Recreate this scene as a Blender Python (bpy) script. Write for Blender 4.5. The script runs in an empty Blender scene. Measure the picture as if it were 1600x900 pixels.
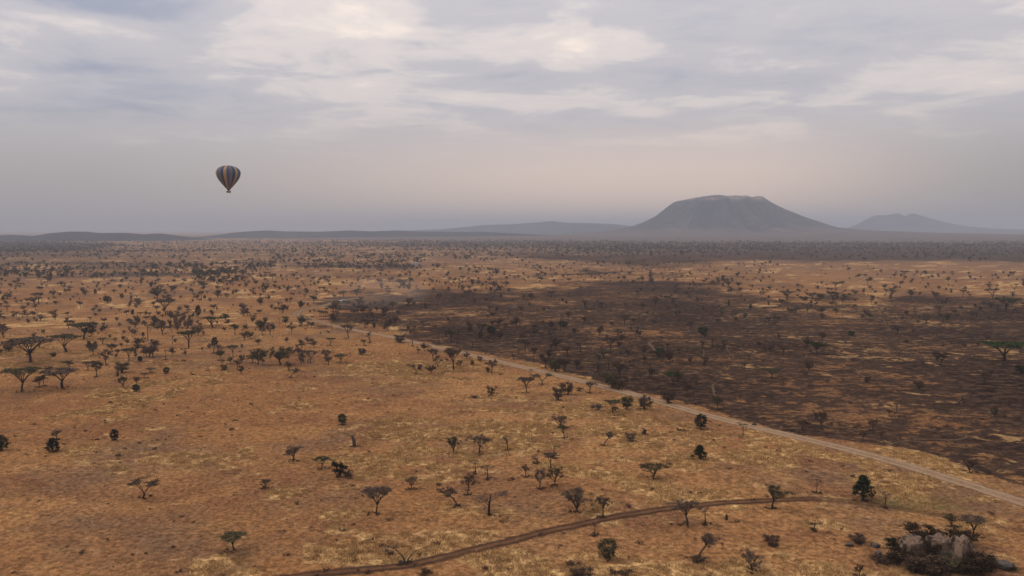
import bpy, math, random
import numpy as np
R = math.radians
sc = bpy.context.scene
COL = sc.collection

# ------------------------------------------------------------------ camera
CAM_H = 60.0                      # metres above the plain
F = 1256.0                        # focal length in 1600-wide photo pixels
HZ = 359.0                        # photo row of the true horizon
TH = math.atan((450 - HZ) / F)
cam_d = bpy.data.cameras.new('camera')
cam = bpy.data.objects.new('camera', cam_d); COL.objects.link(cam)
cam.location = (0, 0, CAM_H)
cam.rotation_euler = (math.pi / 2 - TH, 0, 0)
cam_d.sensor_width = 36.0
cam_d.lens = 36.0 * F / 1600.0
cam_d.clip_start = 0.5
cam_d.clip_end = 200000
sc.camera = cam

# ------------------------------------------------------------------ colour management
sc.view_settings.view_transform = 'Standard'
sc.view_settings.look = 'None'
sc.view_settings.exposure = 0.0
sc.view_settings.gamma = 1.0
sc.view_settings.use_curve_mapping = False
sc.render.engine = 'CYCLES'
sc.cycles.max_bounces = 4
sc.cycles.diffuse_bounces = 2
sc.cycles.volume_bounces = 1
sc.cycles.transparent_max_bounces = 8

# ------------------------------------------------------------------ node helpers
class NT:
    def __init__(self, tree):
        self.t = tree; self.n = tree.nodes; self.l = tree.links
    def node(self, typ, **kw):
        nd = self.n.new(typ)
        for k, v in kw.items(): setattr(nd, k, v)
        return nd
    def put(self, sock, v):
        if hasattr(v, 'links'): self.l.new(v, sock)
        else: sock.default_value = v
    def math(self, op, a, b=None, c=None, clamp=False):
        nd = self.node('ShaderNodeMath', operation=op, use_clamp=clamp)
        self.put(nd.inputs[0], a)
        if b is not None: self.put(nd.inputs[1], b)
        if c is not None: self.put(nd.inputs[2], c)
        return nd.outputs[0]
    def vmath(self, op, a, b=None):
        nd = self.node('ShaderNodeVectorMath', operation=op)
        self.put(nd.inputs[0], a)
        if b is not None: self.put(nd.inputs[1], b)
        return nd.outputs[0]
    def step(self, v, lo, hi, a=0.0, b=1.0):
        nd = self.node('ShaderNodeMapRange', interpolation_type='SMOOTHSTEP')
        self.put(nd.inputs[0], v); self.put(nd.inputs[1], lo); self.put(nd.inputs[2], hi)
        nd.inputs[3].default_value = a; nd.inputs[4].default_value = b
        return nd.outputs[0]
    def mix(self, f, a, b, blend='MIX'):
        nd = self.node('ShaderNodeMix', data_type='RGBA', blend_type=blend)
        self.put(nd.inputs[0], f)
        for s, v in ((nd.inputs[6], a), (nd.inputs[7], b)):
            if isinstance(v, tuple) and len(v) == 3: v = (*v, 1)
            self.put(s, v)
        return nd.outputs[2]
    def noise(self, vec, scale, detail=3.0, rough=0.55, dist=0.0):
        nd = self.node('ShaderNodeTexNoise')
        self.l.new(vec, nd.inputs['Vector'])
        nd.inputs['Scale'].default_value = scale
        nd.inputs['Detail'].default_value = detail
        nd.inputs['Roughness'].default_value = rough
        nd.inputs['Distortion'].default_value = dist
        return nd.outputs[0]
    def attr(self, name):
        return self.node('ShaderNodeAttribute', attribute_name=name).outputs['Fac']

# ------------------------------------------------------------------ sky and sun (one direction for both)
SUN_EL, SUN_AZ = R(42), R(-82)          # azimuth measured from the view direction (+Y), negative = left
world = bpy.data.worlds.new('World'); sc.world = world
world.use_nodes = True
W = NT(world.node_tree); W.n.clear()
tc = W.node('ShaderNodeTexCoord')
D = tc.outputs['Generated']
sep = W.node('ShaderNodeSeparateXYZ'); W.l.new(D, sep.inputs[0])
dx, dy, dz = sep.outputs
az = W.math('ARCTAN2', dx, dy)
el = W.math('ARCSINE', dz)
zc = W.math('ADD', W.math('MAXIMUM', dz, 0.0), 0.07)
pl = W.node('ShaderNodeCombineXYZ')
W.l.new(W.math('DIVIDE', dx, zc), pl.inputs[0]); W.l.new(W.math('DIVIDE', dy, zc), pl.inputs[1])
pl.inputs[2].default_value = 3.7
P = pl.outputs[0]
n1 = W.noise(P, 0.36, 5.0, 0.52, 0.25)
n2 = W.noise(P, 1.9, 7.0, 0.62, 0.35)
n3 = W.noise(W.vmath('MULTIPLY', P, (0.55, 1.6, 1)), 0.9, 4.0, 0.5, 0.2)
def blob(px, py, wx, wy, amp):
    a0 = math.atan((px - 800) / F); e0 = math.atan((HZ - py) / F)
    u = W.math('DIVIDE', W.math('SUBTRACT', az, a0), wx / F)
    v = W.math('DIVIDE', W.math('SUBTRACT', el, e0), wy / F)
    q = W.math('ADD', W.math('MULTIPLY', u, u), W.math('MULTIPLY', v, v))
    return W.math('MULTIPLY', W.math('POWER', 2.718, W.math('MULTIPLY', q, -1.0)), amp)
cv = W.math('ADD', W.math('MULTIPLY', W.math('SUBTRACT', n1, 0.5), 0.70), W.math('MULTIPLY', W.math('SUBTRACT', n2, 0.5), 1.0))
cv = W.math('ADD', cv, W.math('MULTIPLY', W.math('SUBTRACT', n3, 0.5), 0.65))
for b in ((430, -5, 260, 26, .42), (560, 45, 120, 38, .22), (170, 40, 150, 24, -.42), (240, 62, 90, 12, -.15), (170, 165, 190, 42, -.22), (740, 70, 60, 20, .12),
          (920, 80, 110, 24, .20), (1300, 85, 220, 45, -.26), (1230, 160, 200, 16, .16), (1520, 170, 130, 12, .18), (950, 215, 240, 16, .07),
          (1250, 215, 220, 20, .08), (60, 90, 120, 20, .10), (600, 130, 200, 40, .03), (1480, 60, 140, 50, .02)):
    cv = W.math('ADD', cv, blob(*b))
fade = W.step(el, R(0.8), R(11.0))                      # haze softens the clouds low in the sky
cv = W.math('MULTIPLY', cv, W.math('ADD', W.math('MULTIPLY', fade, 0.95), 0.05))
ramp = W.node('ShaderNodeValToRGB'); W.l.new(W.math('ADD', cv, 0.5), ramp.inputs[0])
cr = ramp.color_ramp; cr.interpolation = 'EASE'
cr.elements[0].position = 0.10; cr.elements[0].color = (0.355, 0.380, 0.470, 1)
cr.elements[1].position = 0.50; cr.elements[1].color = (0.560, 0.537, 0.566, 1)
e = cr.elements.new(0.68); e.color = (0.745, 0.675, 0.650, 1)
e = cr.elements.new(0.95); e.color = (1.020, 0.880, 0.765, 1)
low = W.mix(W.step(az, R(-30), R(8)), (0.470, 0.430, 0.400), (1.020, 0.770, 0.610))
low = W.mix(W.step(az, R(14), R(34)), low, (0.430, 0.390, 0.350))
skyc = W.mix(W.step(el, R(1.5), R(9.0)), low, ramp.outputs[0])
# overcast luminance rises towards the zenith (CIE overcast sky)
cie = W.math('ADD', W.math('MULTIPLY', W.math('MAXIMUM', dz, 0.0), 1.1), 0.92)
skyc = W.mix(1.0, skyc, cie, 'MULTIPLY')
nis = W.node('ShaderNodeTexSky', sky_type='NISHITA', sun_disc=False)
nis.sun_elevation = SUN_EL; nis.sun_rotation = SUN_AZ
nis.altitude = 1500
bg1 = W.node('ShaderNodeBackground'); W.l.new(nis.outputs[0], bg1.inputs[0]); bg1.inputs[1].default_value = 0.06
bg2 = W.node('ShaderNodeBackground'); W.l.new(skyc, bg2.inputs[0]); bg2.inputs[1].default_value = 1.0
mx = W.node('ShaderNodeMixShader'); mx.inputs[0].default_value = 0.92
W.l.new(bg1.outputs[0], mx.inputs[1]); W.l.new(bg2.outputs[0], mx.inputs[2])
wo = W.node('ShaderNodeOutputWorld'); W.l.new(mx.outputs[0], wo.inputs[0])

sun_d = bpy.data.lights.new('sun', 'SUN'); sun_d.energy = 1.5; sun_d.angle = R(10); sun_d.color = (1.0, 0.90, 0.78)
sun = bpy.data.objects.new('sun', sun_d); COL.objects.link(sun)
sun.rotation_euler = (math.pi / 2 - SUN_EL, 0, math.pi - SUN_AZ)   # lamp looks down -Z; see check below
import mathutils
sdir = mathutils.Vector((math.sin(SUN_AZ) * math.cos(SUN_EL), math.cos(SUN_AZ) * math.cos(SUN_EL), math.sin(SUN_EL)))
sun.rotation_euler = sdir.to_track_quat('Z', 'Y').to_euler()

# ------------------------------------------------------------------ geometry helpers
rng = np.random.default_rng(7)
def hsh(ix, iy, s):
    h = (ix.astype(np.int64) * 374761393 + iy.astype(np.int64) * 668265263 + s * 974634777) & 0xFFFFFFFF
    h = ((h ^ (h >> 13)) * 1274126177) & 0xFFFFFFFF
    return ((h ^ (h >> 16)) & 0xFFFFFF) / float(0xFFFFFF)
def vnoise(x, y, s=0):
    ix = np.floor(x); iy = np.floor(y); fx = x - ix; fy = y - iy
    fx = fx * fx * (3 - 2 * fx); fy = fy * fy * (3 - 2 * fy)
    a = hsh(ix, iy, s); b = hsh(ix + 1, iy, s); c = hsh(ix, iy + 1, s); d = hsh(ix + 1, iy + 1, s)
    return (a * (1 - fx) + b * fx) * (1 - fy) + (c * (1 - fx) + d * fx) * fy
def fbm(x, y, s=0, o=4):
    v = 0; a = 0.5; t = 0
    for k in range(o):
        v = v + a * vnoise(x * 2 ** k, y * 2 ** k, s + k * 17); t += a; a *= 0.5
    return v / t
def sstep(v, lo, hi):
    t = np.clip((v - lo) / (hi - lo), 0, 1); return t * t * (3 - 2 * t)

def ground_z(x, y):
    x = np.asarray(x, float); y = np.asarray(y, float)
    r = np.hypot(x, y)
    z = 0.55 * np.sin(x / 31 + 1.3 * np.sin(y / 57)) * np.sin(y / 26 + 0.7) + 0.9 * np.sin(x / 83 + 2) * np.sin(y / 97 + 1)
    z = z * sstep(r, 30, 200) * (1 - 0.6 * sstep(r, 900, 2500))
    hx, hy = HILLOCK
    z = z + 5.0 * np.exp(-((x - hx) / 34) ** 2 - ((y - hy) / 60) ** 2)
    kx, ky = KOPJE
    z = z + 0.9 * np.exp(-((x - kx) / 7) ** 2 - ((y - ky) / 7) ** 2)
    return z
def ray(px, py):
    u = (px - 800) / F; v = (py - 450) / F
    return np.array([u, math.cos(TH) - v * math.sin(TH), -math.sin(TH) - v * math.cos(TH)])
def flat(px, py, z=0.0):
    d = ray(px, py); t = (z - CAM_H) / d[2]
    return d[0] * t, d[1] * t
HILLOCK = flat(352, 434); KOPJE = flat(1478, 866)
def at(px, py):
    z = 0.0
    for _ in range(6):
        x, y = flat(px, py, z); z = float(ground_z(x, y))
    return x, y, z
def to_px(x, y, z):
    X = x; Yr = y; Z = z - CAM_H
    fw = Yr * math.cos(TH) - Z * math.sin(TH); up = Yr * math.sin(TH) + Z * math.cos(TH)
    fw = np.maximum(fw, 1e-3)
    return 800 + F * X / fw, 450 - F * up / fw
def at_many(px, py):
    px = np.asarray(px, float); py = np.asarray(py, float)
    u = (px - 800) / F; v = (py - 450) / F
    dyy = math.cos(TH) - v * math.sin(TH); dzz = -math.sin(TH) - v * math.cos(TH)
    z = np.zeros_like(px)
    for _ in range(6):
        t = (z - CAM_H) / dzz; x = u * t; y = dyy * t; z = ground_z(x, y)
    return x, y, z

def new_mesh(name, v, f, mats=(), mi=None, smooth=False):
    me = bpy.data.meshes.new(name)
    me.from_pydata([tuple(p) for p in v], [], [tuple(q) for q in f])
    for m in mats: me.materials.append(m)
    if mi is not None: me.polygons.foreach_set('material_index', np.asarray(mi, np.int32))
    if smooth: me.polygons.foreach_set('use_smooth', np.ones(len(me.polygons), bool))
    me.update(); return me
def link(name, data, parent=None, loc=(0, 0, 0), **props):
    o = bpy.data.objects.new(name, data); COL.objects.link(o)
    o.location = loc
    if parent is not None: o.parent = parent
    for k, v in props.items(): o[k] = v
    return o
class MB:
    """collects geometry for one mesh"""
    def __init__(self): self.v = []; self.f = []
    def add(self, v, f):
        n = len(self.v); self.v.extend([tuple(map(float, p)) for p in v]); self.f.extend([tuple(i + n for i in q) for q in f])
    def tube(self, pts, rad, sides=5, cap=True):
        pts = [np.asarray(p, float) for p in pts]; n = len(pts); vs = []
        for i, p in enumerate(pts):
            t = pts[min(i + 1, n - 1)] - pts[max(i - 1, 0)]; t = t / (np.linalg.norm(t) + 1e-9)
            a = np.cross(t, (0.13, 0.97, 0.21)); a /= np.linalg.norm(a) + 1e-9; b = np.cross(t, a)
            for k in range(sides):
                w = 2 * math.pi * k / sides
                vs.append(p + rad[i] * (math.cos(w) * a + math.sin(w) * b))
        fs = [(i * sides + k, i * sides + (k + 1) % sides, (i + 1) * sides + (k + 1) % sides, (i + 1) * sides + k) for i in range(n - 1) for k in range(sides)]
        if cap: fs += [tuple(range(sides))[::-1], tuple((n - 1) * sides + k for k in range(sides))]
        self.add(vs, fs)
    def box(self, c, s):
        x, y, z = c; a, b, h = s[0] / 2, s[1] / 2, s[2] / 2
        v = [(x + i * a, y + j * b, z + k * h) for k in (-1, 1) for j in (-1, 1) for i in (-1, 1)]
        self.add(v, [(0, 2, 3, 1), (4, 5, 7, 6), (0, 1, 5, 4), (2, 6, 7, 3), (0, 4, 6, 2), (1, 3, 7, 5)])
    def mesh(self, name, mat, smooth=False): return new_mesh(name, self.v, self.f, [mat], None, smooth)

def principled(name, rough=0.9):
    m = bpy.data.materials.new(name); m.use_nodes = True
    t = NT(m.node_tree); b = t.n['Principled BSDF']
    b.inputs['Roughness'].default_value = rough
    b.inputs['Specular IOR Level'].default_value = 0.0
    return m, t, b
def simple_mat(name, col, rough=0.85, var=0.25, scale=3.0):
    """procedural: base colour broken by object-space noise and a little per-object variation"""
    m, t, b = principled(name, rough)
    g = t.node('ShaderNodeTexCoord').outputs['Object']
    n = t.noise(g, scale, 4)
    oi = t.node('ShaderNodeObjectInfo').outputs['Random']
    k = t.math('ADD', t.math('MULTIPLY', t.math('SUBTRACT', n, 0.5), 2 * var), t.math('ADD', t.math('MULTIPLY', t.math('SUBTRACT', oi, 0.5), var), 1.0))
    t.l.new(t.mix(1.0, (*col, 1), k, 'MULTIPLY'), b.inputs['Base Color'])
    return m

# ------------------------------------------------------------------ masks on the plain
ROAD_PX = [(1760, 832), (1680, 807), (1600, 783), (1500, 753), (1400, 724), (1300, 697), (1200, 671), (1100, 645), (1000, 617), (950, 604), (900, 591), (850, 579), (800, 567),
           (750, 555), (700, 544), (650, 534), (620, 528), (590, 522), (555, 515), (520, 508), (495, 502), (474, 496.5), (463, 491.5), (467, 486.5), (485, 482), (505, 477.5), (522, 473.5), (545, 469), (575, 465), (610, 462)]
TRACK_PX = [(380, 918), (480, 903), (560, 895), (640, 886), (700, 872), (760, 858), (800, 848), (860, 833), (900, 825), (960, 812), (1000, 806), (1060, 797), (1120, 791), (1190, 787),
            (1240, 784), (1300, 784), (1350, 789), (1400, 795), (1450, 802), (1500, 809), (1560, 820), (1640, 838)]
BURN_PX = [(1750, 800), (1600, 757), (1520, 733), (1470, 716), (1410, 700), (1340, 690), (1270, 680), (1200, 662), (1150, 652), (1100, 636), (1060, 622), (1020, 612), (960, 600), (900, 584), (850, 571), (800, 559),
           (750, 548), (700, 535), (650, 527), (620, 521), (590, 514), (560, 506), (530, 498), (518, 487), (560, 479), (600, 470), (680, 460), (760, 453), (830, 447), (900, 442), (980, 443), (1040, 450),
           (1080, 461), (1120, 472), (1200, 490), (1300, 494), (1400, 481), (1500, 474), (1600, 478), (1800, 478), (1900, 820)]
FAR_BURN_PX = [(820, 399), (1000, 395), (1100, 392), (1250, 391), (1450, 386), (1800, 384), (1800, 421), (1600, 417), (1480, 411), (1350, 413), (1200, 411), (1080, 409), (960, 410), (820, 408)]
LEFT_DARK_PX = [(-200, 372), (60, 376), (170, 379), (200, 384), (120, 393), (-200, 397)]
def inside_dist(px, py, poly, sy):
    """signed distance (photo pixels, rows stretched by sy): positive inside"""
    x = px; y = py * sy; q = np.array(poly, float) * (1, sy)
    ins = np.zeros(x.shape, bool); d = np.full(x.shape, 1e9)
    for i in range(len(q)):
        (x1, y1), (x2, y2) = q[i], q[(i + 1) % len(q)]
        c = ((y1 > y) != (y2 > y))
        xi = (x2 - x1) * (y - y1) / ((y2 - y1) if y2 != y1 else 1e-9) + x1
        ins ^= c & (x < xi)
        t = np.clip(((x - x1) * (x2 - x1) + (y - y1) * (y2 - y1)) / ((x2 - x1) ** 2 + (y2 - y1) ** 2 + 1e-9), 0, 1)
        d = np.minimum(d, np.hypot(x - x1 - t * (x2 - x1), y - y1 - t * (y2 - y1)))
    return np.where(ins, d, -d)
def burn_at(x, y):
    px, py = to_px(x, y, 0.0)
    j = (fbm(x / 26, y / 26, 3, 3) - 0.5)
    d = inside_dist(px, py, BURN_PX, 2.2)
    j2 = fbm(x / 60, y / 110, 13, 4) - .5
    soft = 34 + 60 * sstep(px, 900, 1060)
    top = sstep(d + j * 120 + j2 * 170 + 6, -soft - 14, 48)
    lowedge = sstep(d + j * 34 + 3, -9, 16)
    k = sstep(py, 500, 540)
    b1 = top * (1 - k) + lowedge * k
    d2 = inside_dist(px, py, FAR_BURN_PX, 8.0)
    b2 = sstep(d2 + (fbm(x / 230, y / 300, 9, 4) - 0.5) * 230, -50, 50)
    return np.where(y > 20, np.maximum(b1, 0.9 * b2), 0)
def wood_at(x, y):
    px, py = to_px(x, y, 0.0)
    d = inside_dist(px, py, LEFT_DARK_PX, 8.0)
    w = 0.9 * sstep(d + (fbm(x / 150, y / 150, 29, 3) - .5) * 40, -10, 25)
    r = np.hypot(x, y)
    bands = sstep(fbm(x / 1500, y / 420, 21, 4), 0.46, 0.60) * sstep(r, 1500, 2400) * (1 - .85 * sstep(r, 2600, 4600)) * 0.8
    belt = sstep(py + 10 * (fbm(x / 900, y / 900, 71, 3) - .5), 365, 386) * (1 - sstep(py + 30 * (fbm(x / 420, y / 420, 72, 4) - .5), 394, 416)) * (.22 + .6 * sstep(px, 640, 930)) * (.55 + .45 * sstep(fbm(x / 700, y / 500, 66, 4), .38, .58))
    bands = np.maximum(bands, belt)
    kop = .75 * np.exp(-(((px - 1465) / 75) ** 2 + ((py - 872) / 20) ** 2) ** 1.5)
    left = sstep(py, 405, 412) * (1 - sstep(py, 430, 438)) * (1 - sstep(px, 600, 760)) * sstep(fbm(x / 160, y / 90, 31, 3), .34, .54) * 0.85
    return np.where(y > 20, np.maximum(np.maximum(np.maximum(w, bands), left), kop), 0)
def straw_at(x, y):
    a = fbm(x / 34, y / 30, 41, 4); b = fbm(x / 9, y / 8, 47, 3)
    s0 = sstep(0.55 * a + 0.45 * b, 0.535, 0.655)
    px, py = to_px(x, y, 0.0)
    s1 = 1.6 * np.exp(-((px - 625) / 75) ** 2 - ((py - 566) / 6) ** 2) + .7 * np.exp(-((px - 560) / 90) ** 2 - ((py - 577) / 4) ** 2) + .8 * np.exp(-((px - 790) / 60) ** 2 - ((py - 622) / 6) ** 2)
    return np.clip(s0 + np.where(y > 20, s1, 0) * (0.55 + b), 0, 1.2)

# ------------------------------------------------------------------ ground
def build_ground():
    rad = [0.0, 30, 55, 75, 90]
    r = 100.0
    while r < 700: rad.append(r); r *= 1.0085
    while r < 40000: rad.append(r); r *= 1.028
    rad.append(40000.0); rad = np.array(rad)
    aa = np.concatenate([np.arange(-50, 50.01, 0.3), np.arange(56, 310, 6.0)])
    aa = np.radians(aa); na = len(aa)
    rr, tt = np.meshgrid(rad[1:], aa, indexing='ij')
    x = (rr * np.sin(tt)).ravel(); y = (rr * np.cos(tt)).ravel()
    x = np.concatenate([[0.0], x]); y = np.concatenate([[0.0], y])
    z = ground_z(x, y)
    nr = len(rad) - 1
    faces = [(0, 1 + (k + 1) % na, 1 + k) for k in range(na)]
    i = np.arange(nr - 1)[:, None]; k = np.arange(na)[None, :]; k2 = (k + 1) % na
    q = np.stack([1 + i * na + k + 0 * i, 1 + i * na + k2 + 0 * i, 1 + (i + 1) * na + k2, 1 + (i + 1) * na + k], -1).reshape(-1, 4)
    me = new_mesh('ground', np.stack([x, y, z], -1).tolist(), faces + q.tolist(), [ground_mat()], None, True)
    far_haze_at = lambda x, y: sstep(np.hypot(x, y) * (.8 + .4 * fbm(x / 300, y / 300, 55, 3)), 600, 1700)
    for nm, fn in (('far', far_haze_at), ('burn', burn_at), ('wood', wood_at), ('straw', straw_at)):
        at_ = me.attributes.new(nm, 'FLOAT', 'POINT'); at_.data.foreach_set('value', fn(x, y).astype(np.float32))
    gx, gy = flat(1436, 787)
    g = np.exp(-((x - gx) / 9) ** 2 - ((y - gy) / 5) ** 2)
    at_ = me.attributes.new('green', 'FLOAT', 'POINT'); at_.data.foreach_set('value', g.astype(np.float32))
    link('ground', me, kind='structure')

def ground_mat():
    m, t, b = principled('dry_savanna_soil_and_grass', 1.0)
    pos = t.node('ShaderNodeNewGeometry').outputs['Position']
    big = t.noise(pos, 0.006, 4, .55)
    mid = t.noise(pos, 0.035, 5, .6)
    med = t.noise(pos, 0.16, 5, .62)
    fine = t.noise(pos, 0.9, 4, .65)
    straw = t.attr('straw'); burn = t.attr('burn'); wood = t.attr('wood'); green = t.attr('green')
    tiny = t.noise(pos, 2.6, 3, .65)
    c = t.mix(t.step(big, .38, .62), (0.272, 0.131, 0.053), (0.345, 0.180, 0.074))
    dul = t.noise(pos, 0.017, 5, .62, .4)
    c = t.mix(t.math('MULTIPLY', t.step(dul, .47, .64), .80), c, (0.158, 0.094, 0.058))                   # grazed dull ground
    c = t.mix(t.math('MULTIPLY', t.attr('far'), .62), c, (0.190, 0.126, 0.084))  # distance haze painted into the ground colour: greyer far off
    c = t.mix(t.math('MULTIPLY', t.step(mid, .46, .66), .8), c, (0.215, 0.100, 0.047))                    # bare reddish soil showing
    c = t.mix(t.math('MULTIPLY', t.step(t.math('ADD', t.math('MULTIPLY', straw, .30), med), .56, .84), .9), c, (0.520, 0.325, 0.142))
    c = t.mix(t.math('MULTIPLY', t.step(med, .48, .28), .6), c, (0.140, 0.068, 0.036))
    c = t.mix(t.step(fine, .30, .72), t.mix(1.0, c, (.52, .50, .49), 'MULTIPLY'), t.mix(1.0, c, (1.34, 1.34, 1.32), 'MULTIPLY'))
    c = t.mix(t.step(tiny, .30, .70), t.mix(1.0, c, (.72, .70, .70), 'MULTIPLY'), t.mix(1.0, c, (1.2, 1.2, 1.2), 'MULTIPLY'))
    # burnt ground: charred, with strips the fire left
    wide = t.vmath('MULTIPLY', pos, (.85, 1.0, 1.0))
    strip = t.noise(wide, 0.085, 6, .66, .5)
    strip2 = t.noise(wide, 0.30, 4, .62, .3)
    bn = t.noise(pos, 0.012, 4, .6)
    char = t.mix(t.step(bn, .35, .65), (0.020, 0.012, 0.009), (0.060, 0.034, 0.022))
    char = t.mix(t.math('MULTIPLY', t.step(strip2, .40, .62), .75), char, (0.092, 0.054, 0.034))
    char = t.mix(t.math('MULTIPLY', t.step(strip, .48, .30), .7), char, (0.014, 0.010, 0.009))
    char = t.mix(t.step(fine, .3, .75), t.mix(1.0, char, (.6, .6, .6), 'MULTIPLY'), t.mix(1.0, char, (1.4, 1.4, 1.4), 'MULTIPLY'))
    lo = t.math('ADD', t.math('ADD', t.math('MULTIPLY', strip, .55), t.math('MULTIPLY', strip2, .45)), t.math('MULTIPLY', t.math('SUBTRACT', bn, .5), .45))
    left_over = t.step(lo, .530, .600)
    q = t.math('ADD', burn, t.math('ADD', t.math('MULTIPLY', t.math('SUBTRACT', strip, .5), 2.3), t.math('MULTIPLY', t.math('SUBTRACT', strip2, .5), .9)))
    bmask = t.math('MULTIPLY', t.math('MULTIPLY', t.step(q, .30, .62), t.step(burn, .02, .12)), t.math('SUBTRACT', 1.0, t.math('MULTIPLY', left_over, .80)))
    c = t.mix(t.math('MULTIPLY', burn, .45), c, t.mix(1.0, c, (.62, .60, .60), 'MULTIPLY'))
    c = t.mix(bmask, c, char)
    # game trails
    tr = t.noise(pos, 0.011, 2, .5, .8)
    trail = t.math('MULTIPLY', t.step(t.math('ABSOLUTE', t.math('SUBTRACT', tr, .5)), .0035, .0010), .40)
    c = t.mix(t.math('MULTIPLY', trail, burn), c, (0.210, 0.140, 0.090))
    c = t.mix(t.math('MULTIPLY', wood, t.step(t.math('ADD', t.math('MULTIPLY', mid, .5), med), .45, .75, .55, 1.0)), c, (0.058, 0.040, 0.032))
    c = t.mix(t.math('MULTIPLY', t.math('MULTIPLY', green, t.step(med, .3, .6)), .8), c, (0.060, 0.075, 0.020))
    t.l.new(c, b.inputs['Base Color'])
    bp = t.node('ShaderNodeBump'); bp.inputs['Strength'].default_value = 0.8; bp.inputs['Distance'].default_value = 0.5
    t.l.new(t.math('ADD', fine, t.math('MULTIPLY', med, 1.5)), bp.inputs['Height']); t.l.new(bp.outputs[0], b.inputs['Normal'])
    return m

# ------------------------------------------------------------------ roads
def resample(pts, step):
    out = []; acc = 0.0
    pts = np.array(pts, float)
    # Catmull-Rom through the control points
    P0 = np.vstack([2 * pts[0] - pts[1], pts, 2 * pts[-1] - pts[-2]])
    for i in range(1, len(P0) - 2):
        a, b_, c_, d_ = P0[i - 1], P0[i], P0[i + 1], P0[i + 2]
        n = max(2, int(np.linalg.norm(c_ - b_) / step))
        for k in range(n):
            s = k / n
            out.append(0.5 * ((2 * b_) + (-a + c_) * s + (2 * a - 5 * b_ + 4 * c_ - d_) * s * s + (-a + 3 * b_ - 3 * c_ + d_) * s ** 3))
    out.append(pts[-1]); return np.array(out)
ROAD = resample([flat(*p) for p in ROAD_PX], 2.5)
TRACK = resample([flat(*p) for p in TRACK_PX], 2.0)
def near_line(x, y, line):
    d = np.full(np.shape(x), 1e9)
    for a, b_ in zip(line[:-1:4], line[4::4]):
        v = b_ - a; L2 = v @ v + 1e-9
        t = np.clip(((x - a[0]) * v[0] + (y - a[1]) * v[1]) / L2, 0, 1)
        d = np.minimum(d, np.hypot(x - a[0] - t * v[0], y - a[1] - t * v[1]))
    return d
def ribbon(name, line, half, lift, mat, fade=0.0, far_fade=0.0):
    g = np.gradient(line, axis=0); nrm = np.stack([-g[:, 1], g[:, 0]], -1); nrm /= np.linalg.norm(nrm, axis=1)[:, None]
    us = np.linspace(-1, 1, 9); v = []; ua = []; va = []
    L = np.concatenate([[0], np.cumsum(np.linalg.norm(np.diff(line, axis=0), axis=1))])
    for i, p in enumerate(line):
        for u in us:
            q = p + nrm[i] * u * half
            v.append((q[0], q[1], float(ground_z(q[0], q[1])) + lift - 0.05 * abs(u) ** 6)); ua.append(u); va.append(L[i])
    n = len(us)
    f = [(i * n + k, i * n + k + 1, (i + 1) * n + k + 1, (i + 1) * n + k) for i in range(len(line) - 1) for k in range(n - 1)]
    me = new_mesh(name, v, f, [mat], None, True)
    a1 = me.attributes.new('across', 'FLOAT', 'POINT'); a1.data.foreach_set('value', np.array(ua, np.float32))
    px_, py_ = to_px(np.array([p[0] for p in v]), np.array([p[1] for p in v]), 0.0)
    a1 = me.attributes.new('fade', 'FLOAT', 'POINT'); a1.data.foreach_set('value', np.clip(1 - fade * sstep(px_, 1180, 1330) - far_fade * sstep(-py_, -516, -498), 0, 1).astype(np.float32))
    return link(name, me, kind='structure')
def road_mat(name, dust, rut, edge, cover, ruts, soft=.09):
    m, t, b = principled(name, 1.0)
    pos = t.node('ShaderNodeNewGeometry').outputs['Position']
    u = t.attr('across'); au = t.math('ABSOLUTE', u)
    n = t.noise(pos, 0.35, 4, .6); f = t.noise(pos, 1.6, 3, .6); w = t.noise(pos, 0.08, 3)
    c = t.mix(t.step(n, .35, .65), dust, edge)
    r1 = t.step(t.math('ABSOLUTE', t.math('SUBTRACT', au, ruts)), .24, .05)
    c = t.mix(t.math('MULTIPLY', r1, .8), c, rut)
    c = t.mix(t.step(f, .3, .7), t.mix(1.0, c, (.82, .82, .82), 'MULTIPLY'), t.mix(1.0, c, (1.12, 1.12, 1.12), 'MULTIPLY'))
    t.l.new(c, b.inputs['Base Color'])
    edge_at = t.math('ADD', t.math('ADD', cover, t.math('MULTIPLY', t.math('SUBTRACT', n, .5), .75)), t.math('MULTIPLY', t.math('SUBTRACT', w, .5), .55))
    alpha = t.math('MULTIPLY', t.step(t.math('SUBTRACT', edge_at, au), -soft, soft), t.attr('fade'))
    t.l.new(alpha, b.inputs['Alpha'])
    return m

build_ground()
ribbon('dirt_road', ROAD, 4.1, 0.06, road_mat('road_dust', (0.265, 0.172, 0.104), (0.310, 0.208, 0.130), (0.225, 0.136, 0.076), .70, .38, .14), 0.0, .25)
ribbon('vehicle_track', TRACK, 2.9, 0.07, road_mat('track_soil', (0.095, 0.048, 0.027), (0.052, 0.027, 0.017), (0.150, 0.076, 0.039), .50, .34, .24), .7)

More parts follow.
